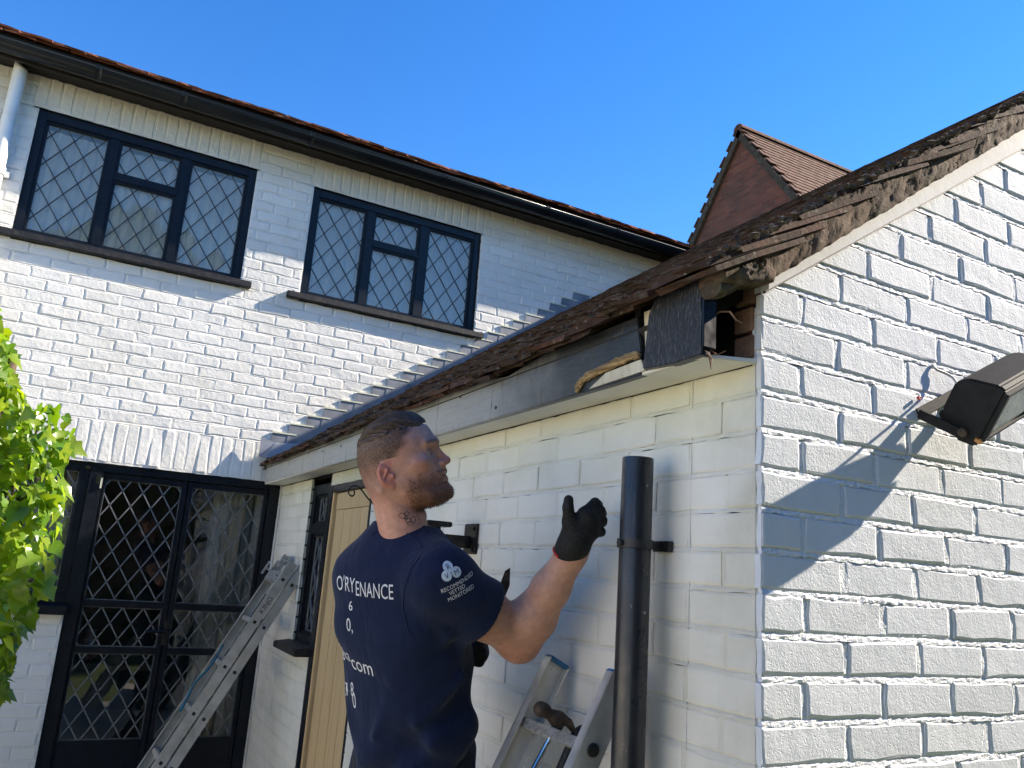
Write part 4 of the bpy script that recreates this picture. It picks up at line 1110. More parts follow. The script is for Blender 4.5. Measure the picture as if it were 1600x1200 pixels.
# cooling ribs across the top
for k in range(0):
    a = prof[1]*(1-(k+.5)/5)+prof[2]*((k+.5)/5); q = MB(); up = np.cross(Wv, prof[2]-prof[1]); up /= np.linalg.norm(up)
    if up[2] < 0: up = -up
    q.bar(a+Wv*.03+up*.002, a+Wv*(WD-.03)+up*.002, (prof[2]-prof[1])/np.linalg.norm(prof[2]-prof[1]), up, .0018, .003); q.build('cooling_rib', m_fl, fl_)
# front glass, framed
ft, fbm = prof[3], prof[4]; gd = (fbm-ft); gn = np.cross(Wv, gd); gn /= np.linalg.norm(gn)
if gn@(CAM-ft) < 0: gn = -gn
gq = MB(); a0, a1 = ft+gd*.10, ft+gd*.92
gq.add([a0+Wv*.016+gn*.0035, a1+Wv*.016+gn*.0035, a1+Wv*(WD-.012)+gn*.0035, a0+Wv*(WD-.012)+gn*.0035], [(0, 1, 2, 3)])
m_lens = M('greenish_lens_glass', (.10, .14, .12), .10, (.20, .25, .22), 30, spec=.5)
gq.build('lens', m_lens, fl_, recalc=False)
fr_ = MB(); sd_ = gd/np.linalg.norm(gd)
for (p, q, w1) in ((ft+gd*.04, ft+gd*.10, 0), (ft+gd*.92, ft+gd*.99, 0)):
    fr_.hexa([p+Wv*.004, q+Wv*.004, q+Wv*WD, p+Wv*WD, p+Wv*.004+gn*.008, q+Wv*.004+gn*.008, q+Wv*WD+gn*.008, p+Wv*WD+gn*.008])
for (wa, wb_) in ((.004, .016), (WD-.012, WD)):
    p, q = ft+gd*.10, ft+gd*.92
    fr_.hexa([p+Wv*wa, q+Wv*wa, q+Wv*wb_, p+Wv*wb_, p+Wv*wa+gn*.008, q+Wv*wa+gn*.008, q+Wv*wb_+gn*.008, p+Wv*wb_+gn*.008])
fr_.build('lens_frame', m_fl, fl_, bevel=.001)
am = MB(); p = fbm+gd*.02; am.bar(p+Wv*.002-gn*.004, p+Wv*.030-gn*.004, sd_, gn, .006, .008); am.build('sensor_window', M('amber_plastic', (.55, .26, .07), .35, (.42, .2, .06), 40), fl_, bevel=.002)
arm_e = onW(1506, 678, -.004); bk_ = MB(); bk_.bar(B0-Wv*.004, arm_e-Wv*.004, Wv, np.cross(Wv, (arm_e-B0)/np.linalg.norm(arm_e-B0)), .002, .011)
far = Wv*(WD+.012); bk_.bar(B0+far, arm_e+far, Wv, np.cross(Wv, (arm_e-B0)/np.linalg.norm(arm_e-B0)), .002, .011)
bk_.bar(B0-Wv*.006, B0+far, Vv, Nv, .011, .002); bk_.build('bracket', m_fl, fl_)
kn = MB(); kn.lathe(onW(1505, 675, -.006), -Wv, [(0, .010), (.006, .010), (.008, .006), (.008, 0)], 14); kn.build('pivot_bolt', m_rust, fl_)
jb = MB(); jp = onW(1484, 655, .01); jb.bar(jp, jp+Wv*.05, Nv, Vv, .022, .02); jb.build('junction_box', m_fl, fl_, bevel=.004)
cb = MB(); cb.tube(smoothp([on(1457, 570, 1, .0), on(1461, 577, 1, -.006), on(1478, 583, 1, -.010), on(1492, 592, 1, -.02), onW(1500, 610, .06)]), .0032, 8); cb.build('cable', M('grey_cable', (.45, .45, .44), .5), fl_, smooth=True)
wp = MB(); q = on(1434, 622, 1, -.004); wp.lathe(q, (0, -1, 0), [(0, .004), (.006, .004), (.006, .002), (.003, .001)], 10)
tag(wp.build('wall_plug', M('red_plastic', (.5, .05, .03), .5), None, smooth=True), 'tiny red plastic wall plug beside the flood light', 'wall plug')

# ------------------------------------------------------------------ ladders
def xz(v): return np.array((v[0], 0, v[2]))
ldl = empty('ladder', (-.6, 3.45, GZ)); tag(ldl, 'worn aluminium extension ladder leaning in the corner by the glazed doors', 'ladder', 'aluminium ladders')
NY = 3.34
T_ = on(459, 880, 1, NY); Bm = on(246, 1200, 1, NY); d = (Bm-T_); d /= np.linalg.norm(d)
FT = T_+d*((GZ+.02-T_[2])/d[2]); nr = np.array((d[2], 0, -d[0]))
if nr[0] < 0: nr = -nr          # towards the wall
yA = np.array((0, 1.0, 0))
LWD = .30
for sct, off, topx in ((0, .0, .0), (1, .058, .035)):
    for yy in (0, LWD):
        s = MB(); a = T_+nr*off+yA*(yy+(.0 if sct == 0 else .0))-d*topx; b = FT+nr*off+yA*yy
        wdt = .024
        # channel section: web and two flanges
        s.bar(a, b, yA, nr, .0025, wdt); sg = 1 if yy == 0 else -1
        s.bar(a+nr*(wdt-.002)+yA*sg*.011, b+nr*(wdt-.002)+yA*sg*.011, yA, nr, .011, .002); s.bar(a-nr*(wdt-.002)+yA*sg*.011, b-nr*(wdt-.002)+yA*sg*.011, yA, nr, .011, .002)
        s.build('stile', m_alu, ldl)
    k = 0; ln = np.linalg.norm(FT-T_)
    for q in np.arange(.10, ln, .25):
        p = T_+d*q+nr*off
        r = MB(); r.bar(p+yA*.004, p+yA*(LWD-.004), nr, d, .012, .012); r.build('rung', m_alu, ldl, bevel=.002)
        h = MB(); h.bar(p-yA*.0045, p-yA*.0025, nr, d, .008, .008); h.build('rung_end', m_rubber, ldl)
# guide brackets at the top
for (q, yy) in ((.02, .02), (.07, LWD-.03)):
    g_ = MB(); p = T_+d*q+yA*yy-nr*.03; g_.bar(p, p+yA*.035, nr, d, .03, .006); g_.bar(p-nr*.028, p-nr*.028+yA*.03, nr, d, .004, .04); g_.build('guide_bracket', m_alu2, ldl, bevel=.002)
g_ = MB(); p = T_+d*.10-nr*.02; g_.bar(p+yA*.03, p+yA*(LWD-.06), nr, d, .02, .03); g_.build('locking_hook', m_alu2, ldl, bevel=.003)
g_ = MB(); p = T_-d*.01-nr*.01; g_.bar(p+yA*.12, p+yA*.24, nr, d, .014, .02); g_.build('top_hook', m_alu2, ldl, bevel=.003)
def text_mesh(body, size, align='LEFT'):
    cu = bpy.data.curves.new('t', 'FONT'); cu.body = body; cu.size = size; cu.align_x = align; cu.resolution_u = 3
    ob = bpy.data.objects.new('t', cu); COL.objects.link(ob)
    dg = bpy.context.evaluated_depsgraph_get(); dg.update()
    me = bpy.data.meshes.new_from_object(ob.evaluated_get(dg)); bpy.data.objects.remove(ob); bpy.data.curves.remove(cu)
    vs = [tuple(v.co) for v in me.vertices]; fs = [tuple(p.vertices) for p in me.polygons]; bpy.data.meshes.remove(me)
    return vs, fs
vs, fs = text_mesh('KING', .040); tx = MB(); p = T_+d*.30-yA*.0032+nr*.012
tx.add([p-d*v[0]*1.0-nr*v[1]*.9 for v in vs], fs); tx.build('maker_print', m_rubber, ldl, recalc=False)
rp_ = MB(); p0 = T_+d*.52+yA*.2-nr*.03
rp_.tube(smoothp([p0, p0+d*.12-yA*.06, p0+d*.22-yA*.02-nr*.02, p0+d*.34-yA*.05, p0+d*.37-yA*.03, p0+d*.33-yA*.01]), .006, 8)
tag(rp_.build('rope', m_rope, None, smooth=True), 'cyan rope looped through the rungs of the corner ladder', 'rope')

ldr = empty('ladder', (-.25, .54, GZ)); tag(ldr, 'aluminium ladder with blue end caps behind the dark downpipe', 'ladder', 'aluminium ladders')
TF = on(868, 1032, 0, -.055); TN = on(973, 1060, 0, -.055); TN[2] = TF[2] = (TN[2]+TF[2])/2
bl = on(792, 1195, 1, TF[1]); d = bl-TF; d[1] = 0; d /= np.linalg.norm(d); nr = np.array((d[2], 0, -d[0]))
if nr[0] < 0: nr = -nr
ln = (GZ+.02-TF[2])/d[2]
for (tp, sg) in ((TF, -1), (TN, 1)):
    a, b = tp, tp+d*ln; s = MB(); wdt = .030
    s.bar(a, b, yA, nr, .003, wdt); s.bar(a+nr*(wdt-.002)-yA*sg*-.010, b+nr*(wdt-.002)-yA*sg*-.010, yA, nr, .011, .002); s.bar(a-nr*(wdt-.002)-yA*sg*-.010, b-nr*(wdt-.002)-yA*sg*-.010, yA, nr, .011, .002)
    s.build('stile', m_alu, ldr)
    c_ = MB(); c_.bar(a-d*.004+yA*sg*.009, a-d*-.006+yA*sg*.009, yA, nr, .015, wdt+.002); c_.build('end_cap', m_bluecap, ldr, bevel=.004)
    rv = MB(); rv.lathe(a+d*.02-yA*.003, -yA, [(0, .004), (.002, .003), (.002, 0)], 8); rv.build('rivet', m_alu2, ldr)
for q in np.arange(.155, ln, .25):
    p = TF+d*q; p2 = TN+d*q
    r = MB(); r.bar(p, p2, nr, d, .014, .011)
    for k in range(4): r.bar(p-nr*.0145+d*(-.008+k*.005), p2-nr*.0145+d*(-.008+k*.005), nr, d, .0012, .0012)
    r.build('rung', m_alu2, ldr)
    h = MB(); h.lathe(p2-yA*.0035, -yA, [(0, .014), (.004, .013), (.004, 0)], 12); h.build('rung_end', m_rubber, ldr)
# claw hammer hooked over the rung
RQ = TF+d*.155; hz = RQ[2]
def hp(px_, py_): return on(px_, py_, 1, HY)
HY = float(TN[1]*.42+TF[1]*.58)
hm = empty('hammer', hp(850, 1130)); tag(hm, 'rusty claw hammer with steel shaft hanging on the ladder rung', 'hammer')
lo, hi = hp(820, 1085), hp(915, 1165); org = (min(lo[0], hi[0])-.02, HY-.035, hi[2]-.03)
P = grid(org, (max(lo[0], hi[0])+.03, HY+.035, lo[2]+.02), .0022)
f = rcone(P, hp(845, 1108), hp(851, 1110), .0165, .0155); f = smin(f, rcone(P, hp(854, 1113), hp(868, 1122), .0105, .0155), .006)
f = smin(f, rcone(P, hp(868, 1122), hp(872, 1134), .0145, .012), .008); f = smin(f, rcone(P, hp(876, 1121), hp(889, 1130), .0125, .009), .008)
for s in (-1, 1):
    f = smin(f, rcone(P, hp(887, 1128)+np.array((0, s*.006, 0)), hp(897, 1144)+np.array((0, s*.008, 0)), .008, .003), .004)
v_, q_ = surfnet(f, (P[0][0, 0, 0], P[1][0, 0, 0], P[2][0, 0, 0]), .0022); link('head', np_mesh('head', v_, q_), m_rust, hm)
mb = MB(); mb.tube([hp(868, 1136), hp(866, 1141), hp(832, 1205), hp(800, 1262)], [.0085, .0062, .0062, .0062], 14); mb.build('shaft', m_steel, hm, smooth='auto')
mb = MB(); mb.lathe(hp(866, 1142), hp(832, 1205)-hp(866, 1142), [(-.004, .0075), (.006, .0078), (.008, .0065)], 14); mb.build('collar', m_steel, hm, smooth='auto')
mb = MB(); mb.tube([hp(800, 1262), hp(788, 1284), hp(760, 1336)], [.010, .013, .013], 14); mb.build('grip', m_rubber, hm, smooth=True)
cbn = MB(); cbn.tube(smoothp([hp(925, 1136)+np.array((.0, -.05, 0)), hp(912, 1138), hp(900, 1146), hp(892, 1164), hp(882, 1188), hp(868, 1220), hp(850, 1270), hp(840, 1300)]), [.004]*4+[.0095]*100, 12)
cbn = MB(); pth = smoothp([hp(922, 1137), hp(910, 1139), hp(899, 1147), hp(891, 1166), hp(880, 1192), hp(866, 1225), hp(850, 1270), hp(840, 1300)])
cbn.tube(pth, [.0045+.006*min(1, i/6) for i in range(len(pth))], 12)
tag(cbn.build('pry_bar', m_rubber, None, smooth=True), 'curved black pry bar hooked over the ladder rung beside the hammer', 'pry bar')

# ------------------------------------------------------------------ ivy at the left
rn = random.Random(17)
ivy = empty('ivy', dep(-40, 900, 2.7)*np.array((1, 1, 0))+np.array((0, 0, GZ))); tag(ivy, 'sunlit glossy green ivy growing at the left edge', 'plant')
prof_i = [(470, -10), (520, 6), (545, 20), (575, 24), (605, 24), (622, 40), (628, 80), (645, 106), (690, 112), (715, 92), (740, 100), (770, 104), (800, 96), (830, 88), (860, 80), (890, 78), (915, 86), (935, 56), (955, 46), (985, 34), (1020, 22), (1060, 12), (1095, 2), (1130, -30)]
def bound(y):
    for (a, b), (c, d2) in zip(prof_i[:-1], prof_i[1:]):
        if a <= y <= c: return b+(d2-b)*(y-a)/(c-a)
    return -40
# five-lobed ivy leaf outlines, folded along the midrib
def leaf_mesh(var):
    r = random.Random(var)
    half = [(0, 0), (.30, -.13), (.52, .06), (.36, .26), (.40, .44), (.20, .60), (0, 1.02)]
    half = [(x*(1+r.uniform(-.12, .12)), y+r.uniform(-.03, .03)) for x, y in half]; half[0] = (0, 0); half[-1] = (0, 1.0)
    vs = []; fs = []; fold = r.uniform(.10, .38); curl = r.uniform(.05, .30)
    def z(x, y): return fold*abs(x)-curl*(y-.3)**2+(.05*math.sin(7*y+var))*abs(x)*2
    mid = [(0, 0), (0, .26), (0, .52), (0, 1.0)]
    vs = [(x, y, z(x, y)) for x, y in mid]
    for s in (1, -1):
        b = len(vs); vs += [(s*x, y, z(x, y)) for x, y in half[1:-1]]
        i1, i2, i3, i4, i5 = range(b, b+5)
        t = [(0, i1, i2), (0, i2, 1), (1, i2, i3), (1, i3, i4), (1, i4, 2), (2, i4, i5), (2, i5, 3)]
        fs += t if s > 0 else [q[::-1] for q in t]
    me = bpy.data.meshes.new('leaf'); me.from_pydata([(v[0], v[1]-.02, v[2]) for v in vs], [], fs); me.materials.append(m_leaf)
    me.polygons.foreach_set('use_smooth', [True]*len(me.polygons)); return me
lv = [leaf_mesh(k) for k in range(10)]
def orient(y_axis, n_axis):
    y = Vector(y_axis).normalized(); n = Vector(n_axis); n = (n-y*n.dot(y)).normalized(); x = y.cross(n)
    return Matrix((x, y, n)).transposed().to_4x4()
cand = []
tries = 0
while len(cand) < 1300 and tries < 40000:
    tries += 1
    y = rn.uniform(475, 1120); bd = bound(y); x = rn.uniform(-120, bd)
    if x < -40 and rn.random() < .45: continue
    edge = bd-x
    size = rn.choice((.026, .030, .034, .04, .046, .056, .066))*rn.uniform(.85, 1.15)
    depth_ = 2.52+.30*rn.random()**1.4+(0.05 if edge < 12 else 0)
    P = dep(x-size*9, y, depth_)
    n_out = Vector(SUN)*rn.uniform(.3, 1.0)+Vector((rn.gauss(0, .5), rn.gauss(-.45, .45), rn.gauss(.25, .4)))
    hang = Vector((rn.gauss(.10, .45), rn.gauss(-.1, .35), -1+rn.uniform(0, .8)))
    T = Matrix.Translation(V(P)) @ orient(hang, n_out) @ Matrix.Diagonal((size*rn.uniform(.95, 1.25), size*1.15, size, 1))
    cand.append((size*size/depth_*(1 if -15 < x and depth_ < 2.72 else .3 if x > -15 else 0), T, rn.randrange(10)))
for _ in range(700):  # extra leaves out of view, added to shade the wall behind
    P = dep(rn.uniform(-620, -60), rn.uniform(420, 1500), rn.uniform(2.5, 3.0)); size = rn.uniform(.04, .08)
    T = Matrix.Translation(V(P)) @ orient((rn.gauss(.1, .45), rn.gauss(-.1, .35), -1+rn.uniform(0, .8)), Vector(SUN)*rn.uniform(.3, 1)+Vector((rn.gauss(0, .5), rn.gauss(-.45, .45), rn.gauss(.25, .4)))) @ Matrix.Diagonal((size*1.1, size*1.15, size, 1))
    cand.append((0, T, rn.randrange(10)))
cand.sort(key=lambda t: -t[0]); rest = MB()
for i, (s, T, k) in enumerate(cand):
    if i < 300: link('leaf', lv[k], None, ivy, T)
    else: rest.add([T @ v.co for v in lv[k].vertices], [tuple(p.vertices) for p in lv[k].polygons])
tag(rest.build('leaves', m_leaf, ivy, smooth=True, recalc=False), kind='stuff')
for (a, b) in (((-60, 1200), (28, 690)), ((-80, 1150), (12, 560)), ((-60, 900), (60, 660)), ((-40, 1000), (70, 880)), ((-20, 700), (40, 760))):
    mb = MB(); pts = [dep(a[0]+(b[0]-a[0])*t+6*math.sin(t*9), a[1]+(b[1]-a[1])*t, 2.72+.03*math.sin(t*5)) for t in np.linspace(0, 1, 9)]
    mb.tube(pts, [.008*(1-.6*t) for t in np.linspace(0, 1, 9)], 7); mb.build('stem', m_bark, ivy, smooth=True)
mb = MB(); base_ = dep(-75, 1000, 2.78); mb.tube([(base_[0]-.03, base_[1], GZ), (base_[0]-.02, base_[1], -.6), (base_[0], base_[1], 0.4)], [.035, .028, .015], 9); mb.build('trunk', m_bark, ivy, smooth=True)

# ------------------------------------------------------------------ garden behind the camera (mirrored in the glass; foliage also added to cut sky light)
def added_hedge(name, x0, x1, y0, y1, h, label, seed, n):
    rn = random.Random(seed); e = empty(name, ((x0+x1)/2, (y0+y1)/2, GZ)); tag(e, label, 'added_hedge')
    core = MB(); core.box((x0+.15, y0+.15, GZ), (x1-.15, y1-.15, GZ+h-.15)); core.build('branches', m_bark, e)
    f = MB()
    for k in range(n):
        side = rn.random()
        P = Vector((rn.uniform(x0, x1), rn.choice((y0, y1)) if side < .6 else rn.uniform(y0, y1), GZ+rn.uniform(0, h) if side < .6 else GZ+h))
        if .6 <= side < .75: P.x = rn.choice((x0, x1)); P.z = GZ+rn.uniform(0, h)
        P += Vector((rn.gauss(0, .08), rn.gauss(0, .08), rn.gauss(0, .08))); s = rn.uniform(.06, .13)
        a = Vector((rn.gauss(0, 1), rn.gauss(0, 1), rn.gauss(0, 1))).normalized()*s; b = a.orthogonal().normalized()*s*.6
        f.add([P-a, P+b, P+a, P-b], [(0, 1, 2, 3)])
    tag(f.build('foliage', m_hedge, e, recalc=False), kind='stuff')
nh = empty('neighbour_house', (-1, -16, GZ)); tag(nh, 'gabled neighbouring house across the garden, mirrored in the upper windows', 'house')
p_ = on(222, 318, 1, L); dv = p_-CAM; dv[1] = -dv[1]; apx = p_+dv*((-16-L)/dv[1]); ax0, az0 = float(apx[0]), float(apx[2])
mb = MB(); hw, hs2 = 4.2, az0-3.6
mb.add([(ax0-hw, -16, GZ), (ax0+hw, -16, GZ), (ax0+hw, -16, hs2), (ax0, -16, az0-.1), (ax0-hw, -16, hs2)], [(0, 1, 2, 3, 4)]); mb.add([(ax0-hw, -24, GZ), (ax0+hw, -24, GZ), (ax0+hw, -24, hs2), (ax0, -24, az0-.1), (ax0-hw, -24, hs2)], [(0, 4, 3, 2, 1)])
mb.build('wall', M('buff_brick', (.30, .22, .14), .9, (.22, .16, .10), 3), nh, recalc=False)
for s in (-1, 1):
    mb = MB(); mb.hexa([(ax0, -15.7, az0-.12), (ax0, -24.3, az0-.12), (ax0+s*(hw+.4), -24.3, hs2-.45), (ax0+s*(hw+.4), -15.7, hs2-.45), (ax0, -15.7, az0), (ax0, -24.3, az0), (ax0+s*(hw+.4), -24.3, hs2-.33), (ax0+s*(hw+.4), -15.7, hs2-.33)]); mb.build('roof_slope', m_tile, nh)
for (xx, zz) in ((-1.6, 1.5), (1.6, 1.5), (0, 3.6)):
    mb = MB(); mb.box((ax0+xx-.6, -15.98, GZ+zz+.2), (ax0+xx+.6, -15.9, GZ+zz+1.3)); mb.build('window', m_black, nh)
added_hedge('added_hedge', -3.0, 9, -4.4, -3.3, 4.0, 'added tall dark foliage behind the camera, holding sky light off the gable, mirrored in the glass', 3, 7000)  # added behind the camera to cut the sky light on the gable
# ------------------------------------------------------------------ person
def nrm(v): v = np.array(v, float); return v/np.linalg.norm(v)
per = empty('person', (-.36, .74, GZ))
tag(per, 'person in a navy printed t-shirt and black gloves reaching up towards the broken eaves', 'person')
UPW = np.array((0, 0, 1.0))
rh = nrm((CR[0], CR[1], 0)); fh = nrm((CF[0], CF[1], 0))
FA = nrm(rh*.60+fh*.80); RT = np.array((FA[1], -FA[0], 0))       # torso facing, his right
N0 = dep(628, 832, 1.88); HB = dep(641, 1195, 1.86)
AX = nrm(HB-N0); RT2 = nrm(RT-AX*(RT@AX)); FA2 = np.cross(AX, RT2)
if FA2@FA < 0: FA2 = -FA2
S_R = dep(686, 902, 1.755); E_R = dep(811, 1001, 1.86); W_R = dep(893, 866, 1.80)
S_L = N0-RT*.105+np.array((0, 0, -.100)); E_L = dep(640, 1075, 2.10); W_L = dep(718, 1030, 2.03)
def loft(P, org, ax, sx, sy, H, Wd, Dp, Of, n=2.4):
    d = [P[i]-org[i] for i in range(3)]
    h = d[0]*ax[0]+d[1]*ax[1]+d[2]*ax[2]
    a = d[0]*sx[0]+d[1]*sx[1]+d[2]*sx[2]; b = d[0]*sy[0]+d[1]*sy[1]+d[2]*sy[2]
    w_ = np.interp(h, H, Wd).astype(np.float32); p_ = np.interp(h, H, Dp).astype(np.float32); o_ = np.interp(h, H, Of).astype(np.float32)
    k = ((np.abs(a)/w_)**n+(np.abs(b-o_)/p_)**n)**(1/n)
    return (k-1)*np.minimum(w_, p_), h, a, b
TH_ = [-.06, -.02, .0, .03, .06, .10, .18, .28, .40, .52, .66, .80]
TW_ = [.052, .058, .074, .106, .134, .150, .157, .155, .149, .147, .150, .150]
TD_ = [.052, .058, .066, .080, .096, .106, .114, .113, .108, .107, .110, .110]
TO_ = [.010, .006, .0, -.006, -.010, -.012, -.008, .0, .004, .004, .0, 0]
# --- t-shirt
h = .0045
lo = np.minimum.reduce([N0, HB, S_R, S_L, E_R, E_L])-.12; hi = np.maximum.reduce([N0, HB, S_R, S_L, E_R, E_L])+.12
hi[2] = N0[2]+.06; lo[2] = HB[2]-.10
P = grid(lo, hi, h)
f, hh, aa, bb_ = loft(P, N0, AX, RT2, FA2, TH_, [v+.006 for v in TW_], [v+.006 for v in TD_], TO_)
# loose cloth: soft folds running down and around the waist
f -= (.0075*np.sin(aa*34+hh*21+1.7*np.sin(hh*11+aa*9))*np.clip((hh-.12)/.2, 0, 1)+.0060*np.sin(hh*42-aa*26+1.3*np.sin(aa*23))*np.clip((hh-.30)/.15, 0, 1)+.0045*np.sin(bb_*46+hh*30))*np.clip(hh/.1, 0, 1)
f = smin(f, rcone(P, N0-AX*-.035+RT2*.06, S_R, .052, .066), .05)
f = smin(f, rcone(P, N0-AX*-.035-RT2*.06, S_L, .050, .062), .05)
aR = nrm(E_R-S_R); lR = np.linalg.norm(E_R-S_R); aL = nrm(E_L-S_L); lL = np.linalg.norm(E_L-S_L)
def plane(P, o, n_): return (P[0]-o[0])*n_[0]+(P[1]-o[1])*n_[1]+(P[2]-o[2])*n_[2]
cut_R = S_R+aR*lR*.50+np.array((0, 0, -.004)); cut_L = S_L+aL*lL*.5
slv = rcone(P, S_R+aR*.01, S_R+aR*lR*.75+np.array((0, 0, -.008)), .072, .081)
t_al = plane(P, S_R, aR)
slv -= .0022*np.sin(t_al*52+plane(P, S_R, UPW)*44)+.0016*np.sin(plane(P, S_R, UPW)*60-t_al*33)
slv = smax(slv, plane(P, cut_R, aR), .004)
f = smin(f, slv, .035)
sl2 = smax(rcone(P, S_L, S_L+aL*lL*.75, .066, .072), plane(P, cut_L, aL), .004); f = smin(f, sl2, .03)
# fold ridges from the armpit and the crease that swallows the print on the back
for (a, b, r) in (((700, 990, 1.74), (640, 905, 1.74), .009), ((690, 1000, 1.75), (628, 960, 1.745), .008), ((672, 1010, 1.76), (612, 1060, 1.745), .008), ((640, 1030, 1.75), (585, 1150, 1.76), .009), ((720, 1060, 1.77), (650, 1130, 1.73), .009)):
    f = smin(f, rcone(P, dep(*a), dep(*b), r*1.35, r*.6), .02)
f = smax(f, -rcone(P, S_R+aR*lR*.36, S_R+aR*lR*1.2, .0625, .072), .003)      # hollow cuffs
f = smax(f, -rcone(P, S_L+aL*lL*.30, S_L+aL*lL*1.2, .060, .064), .003)
f = smax(f, plane(P, N0-AX*.020+FA2*.0, nrm(-AX*1.0+FA2*.28)), .003)
f = smax(f, (hh-.63), .004)
v_, q_ = surfnet(f, lo, h); me = np_mesh('t_shirt', v_, q_)
def shirt_mat():
    mt, t, b = nodes('navy_cotton'); b.inputs['Roughness'].default_value = .9; b.inputs['Specular IOR Level'].default_value = .15
    b.inputs['Sheen Weight'].default_value = .12; b.inputs['Sheen Roughness'].default_value = .5
    vec = posvec(t)
    t.links.new(ramp(t, noise(t, vec, 30, 6, .7), [(.3, (.0065, .0115, .036)), (.7, (.010, .017, .050))]), b.inputs['Base Color'])
    n1 = bump(t, b, noise(t, posvec(t, (1, 1, .5)), 16, 3, .5, .8), .55, .012)
    bump(t, b, noise(t, vec, 700, 2), .25, .0006, n1); return mt
m_shirt = shirt_mat()
shirt = link('t_shirt', me, m_shirt, per)
bvh = BVHTree.FromPolygons([tuple(v) for v in v_.tolist()], [tuple(q) for q in q_.tolist()])
# --- head, in head space (x towards camera, y forward, z up)
HO = dep(621, 713, 1.86); tl = math.radians(15)
vd = nrm(ray(625, 722)); cr_ = nrm(CR-vd*(CR@vd)); cu_ = nrm(np.cross(cr_, vd))
if cu_@CU < 0: cu_ = -cu_
HZ = nrm(-cr_*math.sin(tl)+cu_*math.cos(tl)); hf0 = nrm(cr_*math.cos(tl)+cu_*math.sin(tl)); tn = math.radians(7)
HYv = nrm(hf0*math.cos(tn)-vd*math.sin(tn)); HX = nrm(np.cross(HYv, HZ))
if HX@vd > 0: HX = -HX
HL = [-14.2, -13.2, -12.3, -11, -9.2, -7.2, -5.4, -3.8, -2, -.6, 1, 3, 5.5, 7.5, 8.8, 9.6, 10.2, 10.6]
HBk = [5.5, 2.5, 0, -2.5, -6.5, -8.2, -8.9, -9.3, -9.6, -9.7, -9.6, -9.2, -8.2, -6.6, -5.0, -3.2, -.6, 1.5]
HFt = [7.2, 8.9, 9.9, 10.35, 9.75, 9.75, 9.55, 9.35, 9.2, 9.45, 10.0, 9.75, 8.8, 7.6, 6.4, 5.2, 3.6, 2.2]
HWd = [1.6, 3.4, 4.6, 5.6, 6.3, 6.7, 6.95, 7.1, 7.3, 7.45, 7.6, 7.65, 7.1, 6.2, 5.2, 4.1, 2.6, .7]
cmv = lambda l: np.array(l)/100
def head_loft(P, inset=0.):
    x, y, z = P
    yb = np.interp(z, cmv(HL), cmv(HBk)).astype(np.float32)+inset; yf = np.interp(z, cmv(HL), cmv(HFt)).astype(np.float32)-inset
    w_ = np.interp(z, cmv(HL), cmv(HWd)).astype(np.float32)-inset; w_ = np.maximum(w_, .004); dd = np.maximum((yf-yb)/2, .004); yc = (yf+yb)/2
    u = (y-yc)/dd; wf = w_*(1-.24*np.clip(u, 0, 1.3)**2)
    k = ((np.abs(x)/wf)**2.2+np.abs(u)**2.2)**(1/2.2)
    f = (k-1)*np.minimum(wf, dd)
    return smax(smax(f, z-(.106-inset), .01), -(z+.138), .006)
h = .0020; lo = np.array((-.10, -.12, -.235)); hi = np.array((.10, .135, .115))
P = grid(lo, hi, h); x, y, z = P; ax_ = np.abs(x); Q = [ax_, y, z]
f = head_loft(P)
hair_reg = np.clip((z-.055)/.01, 0, 1); f = f+.006*hair_reg
c = lambda a, b, d_: (a/100, b/100, d_/100)
f = smin(f, ellip(Q, c(4.7, 5.0, -2.9), (.022, .026, .017)), .02)           # cheekbone
f = smin(f, rcone(Q, c(.6, 9.6, 1.0), c(4.2, 7.6, 1.3), .008, .007), .014)   # brow
f = smax(f, -ellip(Q, c(3.2, 9.9, -.9), (.019, .020, .0115)), .010)          # socket
f = smin(f, ellip(Q, c(3.1, 6.9, -.9), (.0130, .0125, .0120)), .004)         # eyeball bulge with lids
f = smin(f, rcone(Q, c(1.9, 8.3, -.45), c(4.4, 7.2, -.55), .0030, .0028), .004)   # upper lid
f = smin(f, rcone(Q, c(1.9, 8.0, -1.75), c(4.3, 6.9, -1.7), .0025, .0025), .005)
f = smin(f, rcone(P, c(0, 9.25, -.4), c(0, 11.1, -3.75), .0068, .0082), .012)     # nose bridge
f = smin(f, ellip(P, c(0, 11.25, -4.0), (.0098, .0095, .0088)), .006)
f = smin(f, ellip(Q, c(1.15, 10.2, -4.35), (.0078, .0110, .0080)), .006)     # wings
f = smax(f, -ellip(Q, c(.62, 10.65, -5.15), (.0035, .0065, .0035)), .003)    # nostrils
f = smin(f, rcone(Q, c(0, 9.75, -5.6), c(2.2, 8.5, -6.4), .0065, .0065), .012)
f = smin(f, rcone(Q, c(0, 10.1, -6.5), c(2.0, 8.9, -7.1), .0055, .0035), .008)   # upper lip
f = smin(f, rcone(Q, c(0, 9.85, -8.1), c(1.8, 8.8, -7.6), .0062, .0035), .008)    # lower lip
f = smax(f, -rcone(Q, c(0, 10.6, -7.25), c(2.4, 9.0, -7.4), .0020, .0014), .003)  # mouth line
f = smin(f, ellip(P, c(0, 9.4, -11.2), (.019, .013, .014)), .018)            # chin
f = smin(f, rcone(Q, c(5.4, -.6, -6.6), c(4.2, 5.6, -11.0), .012, .011), .022)    # jaw line
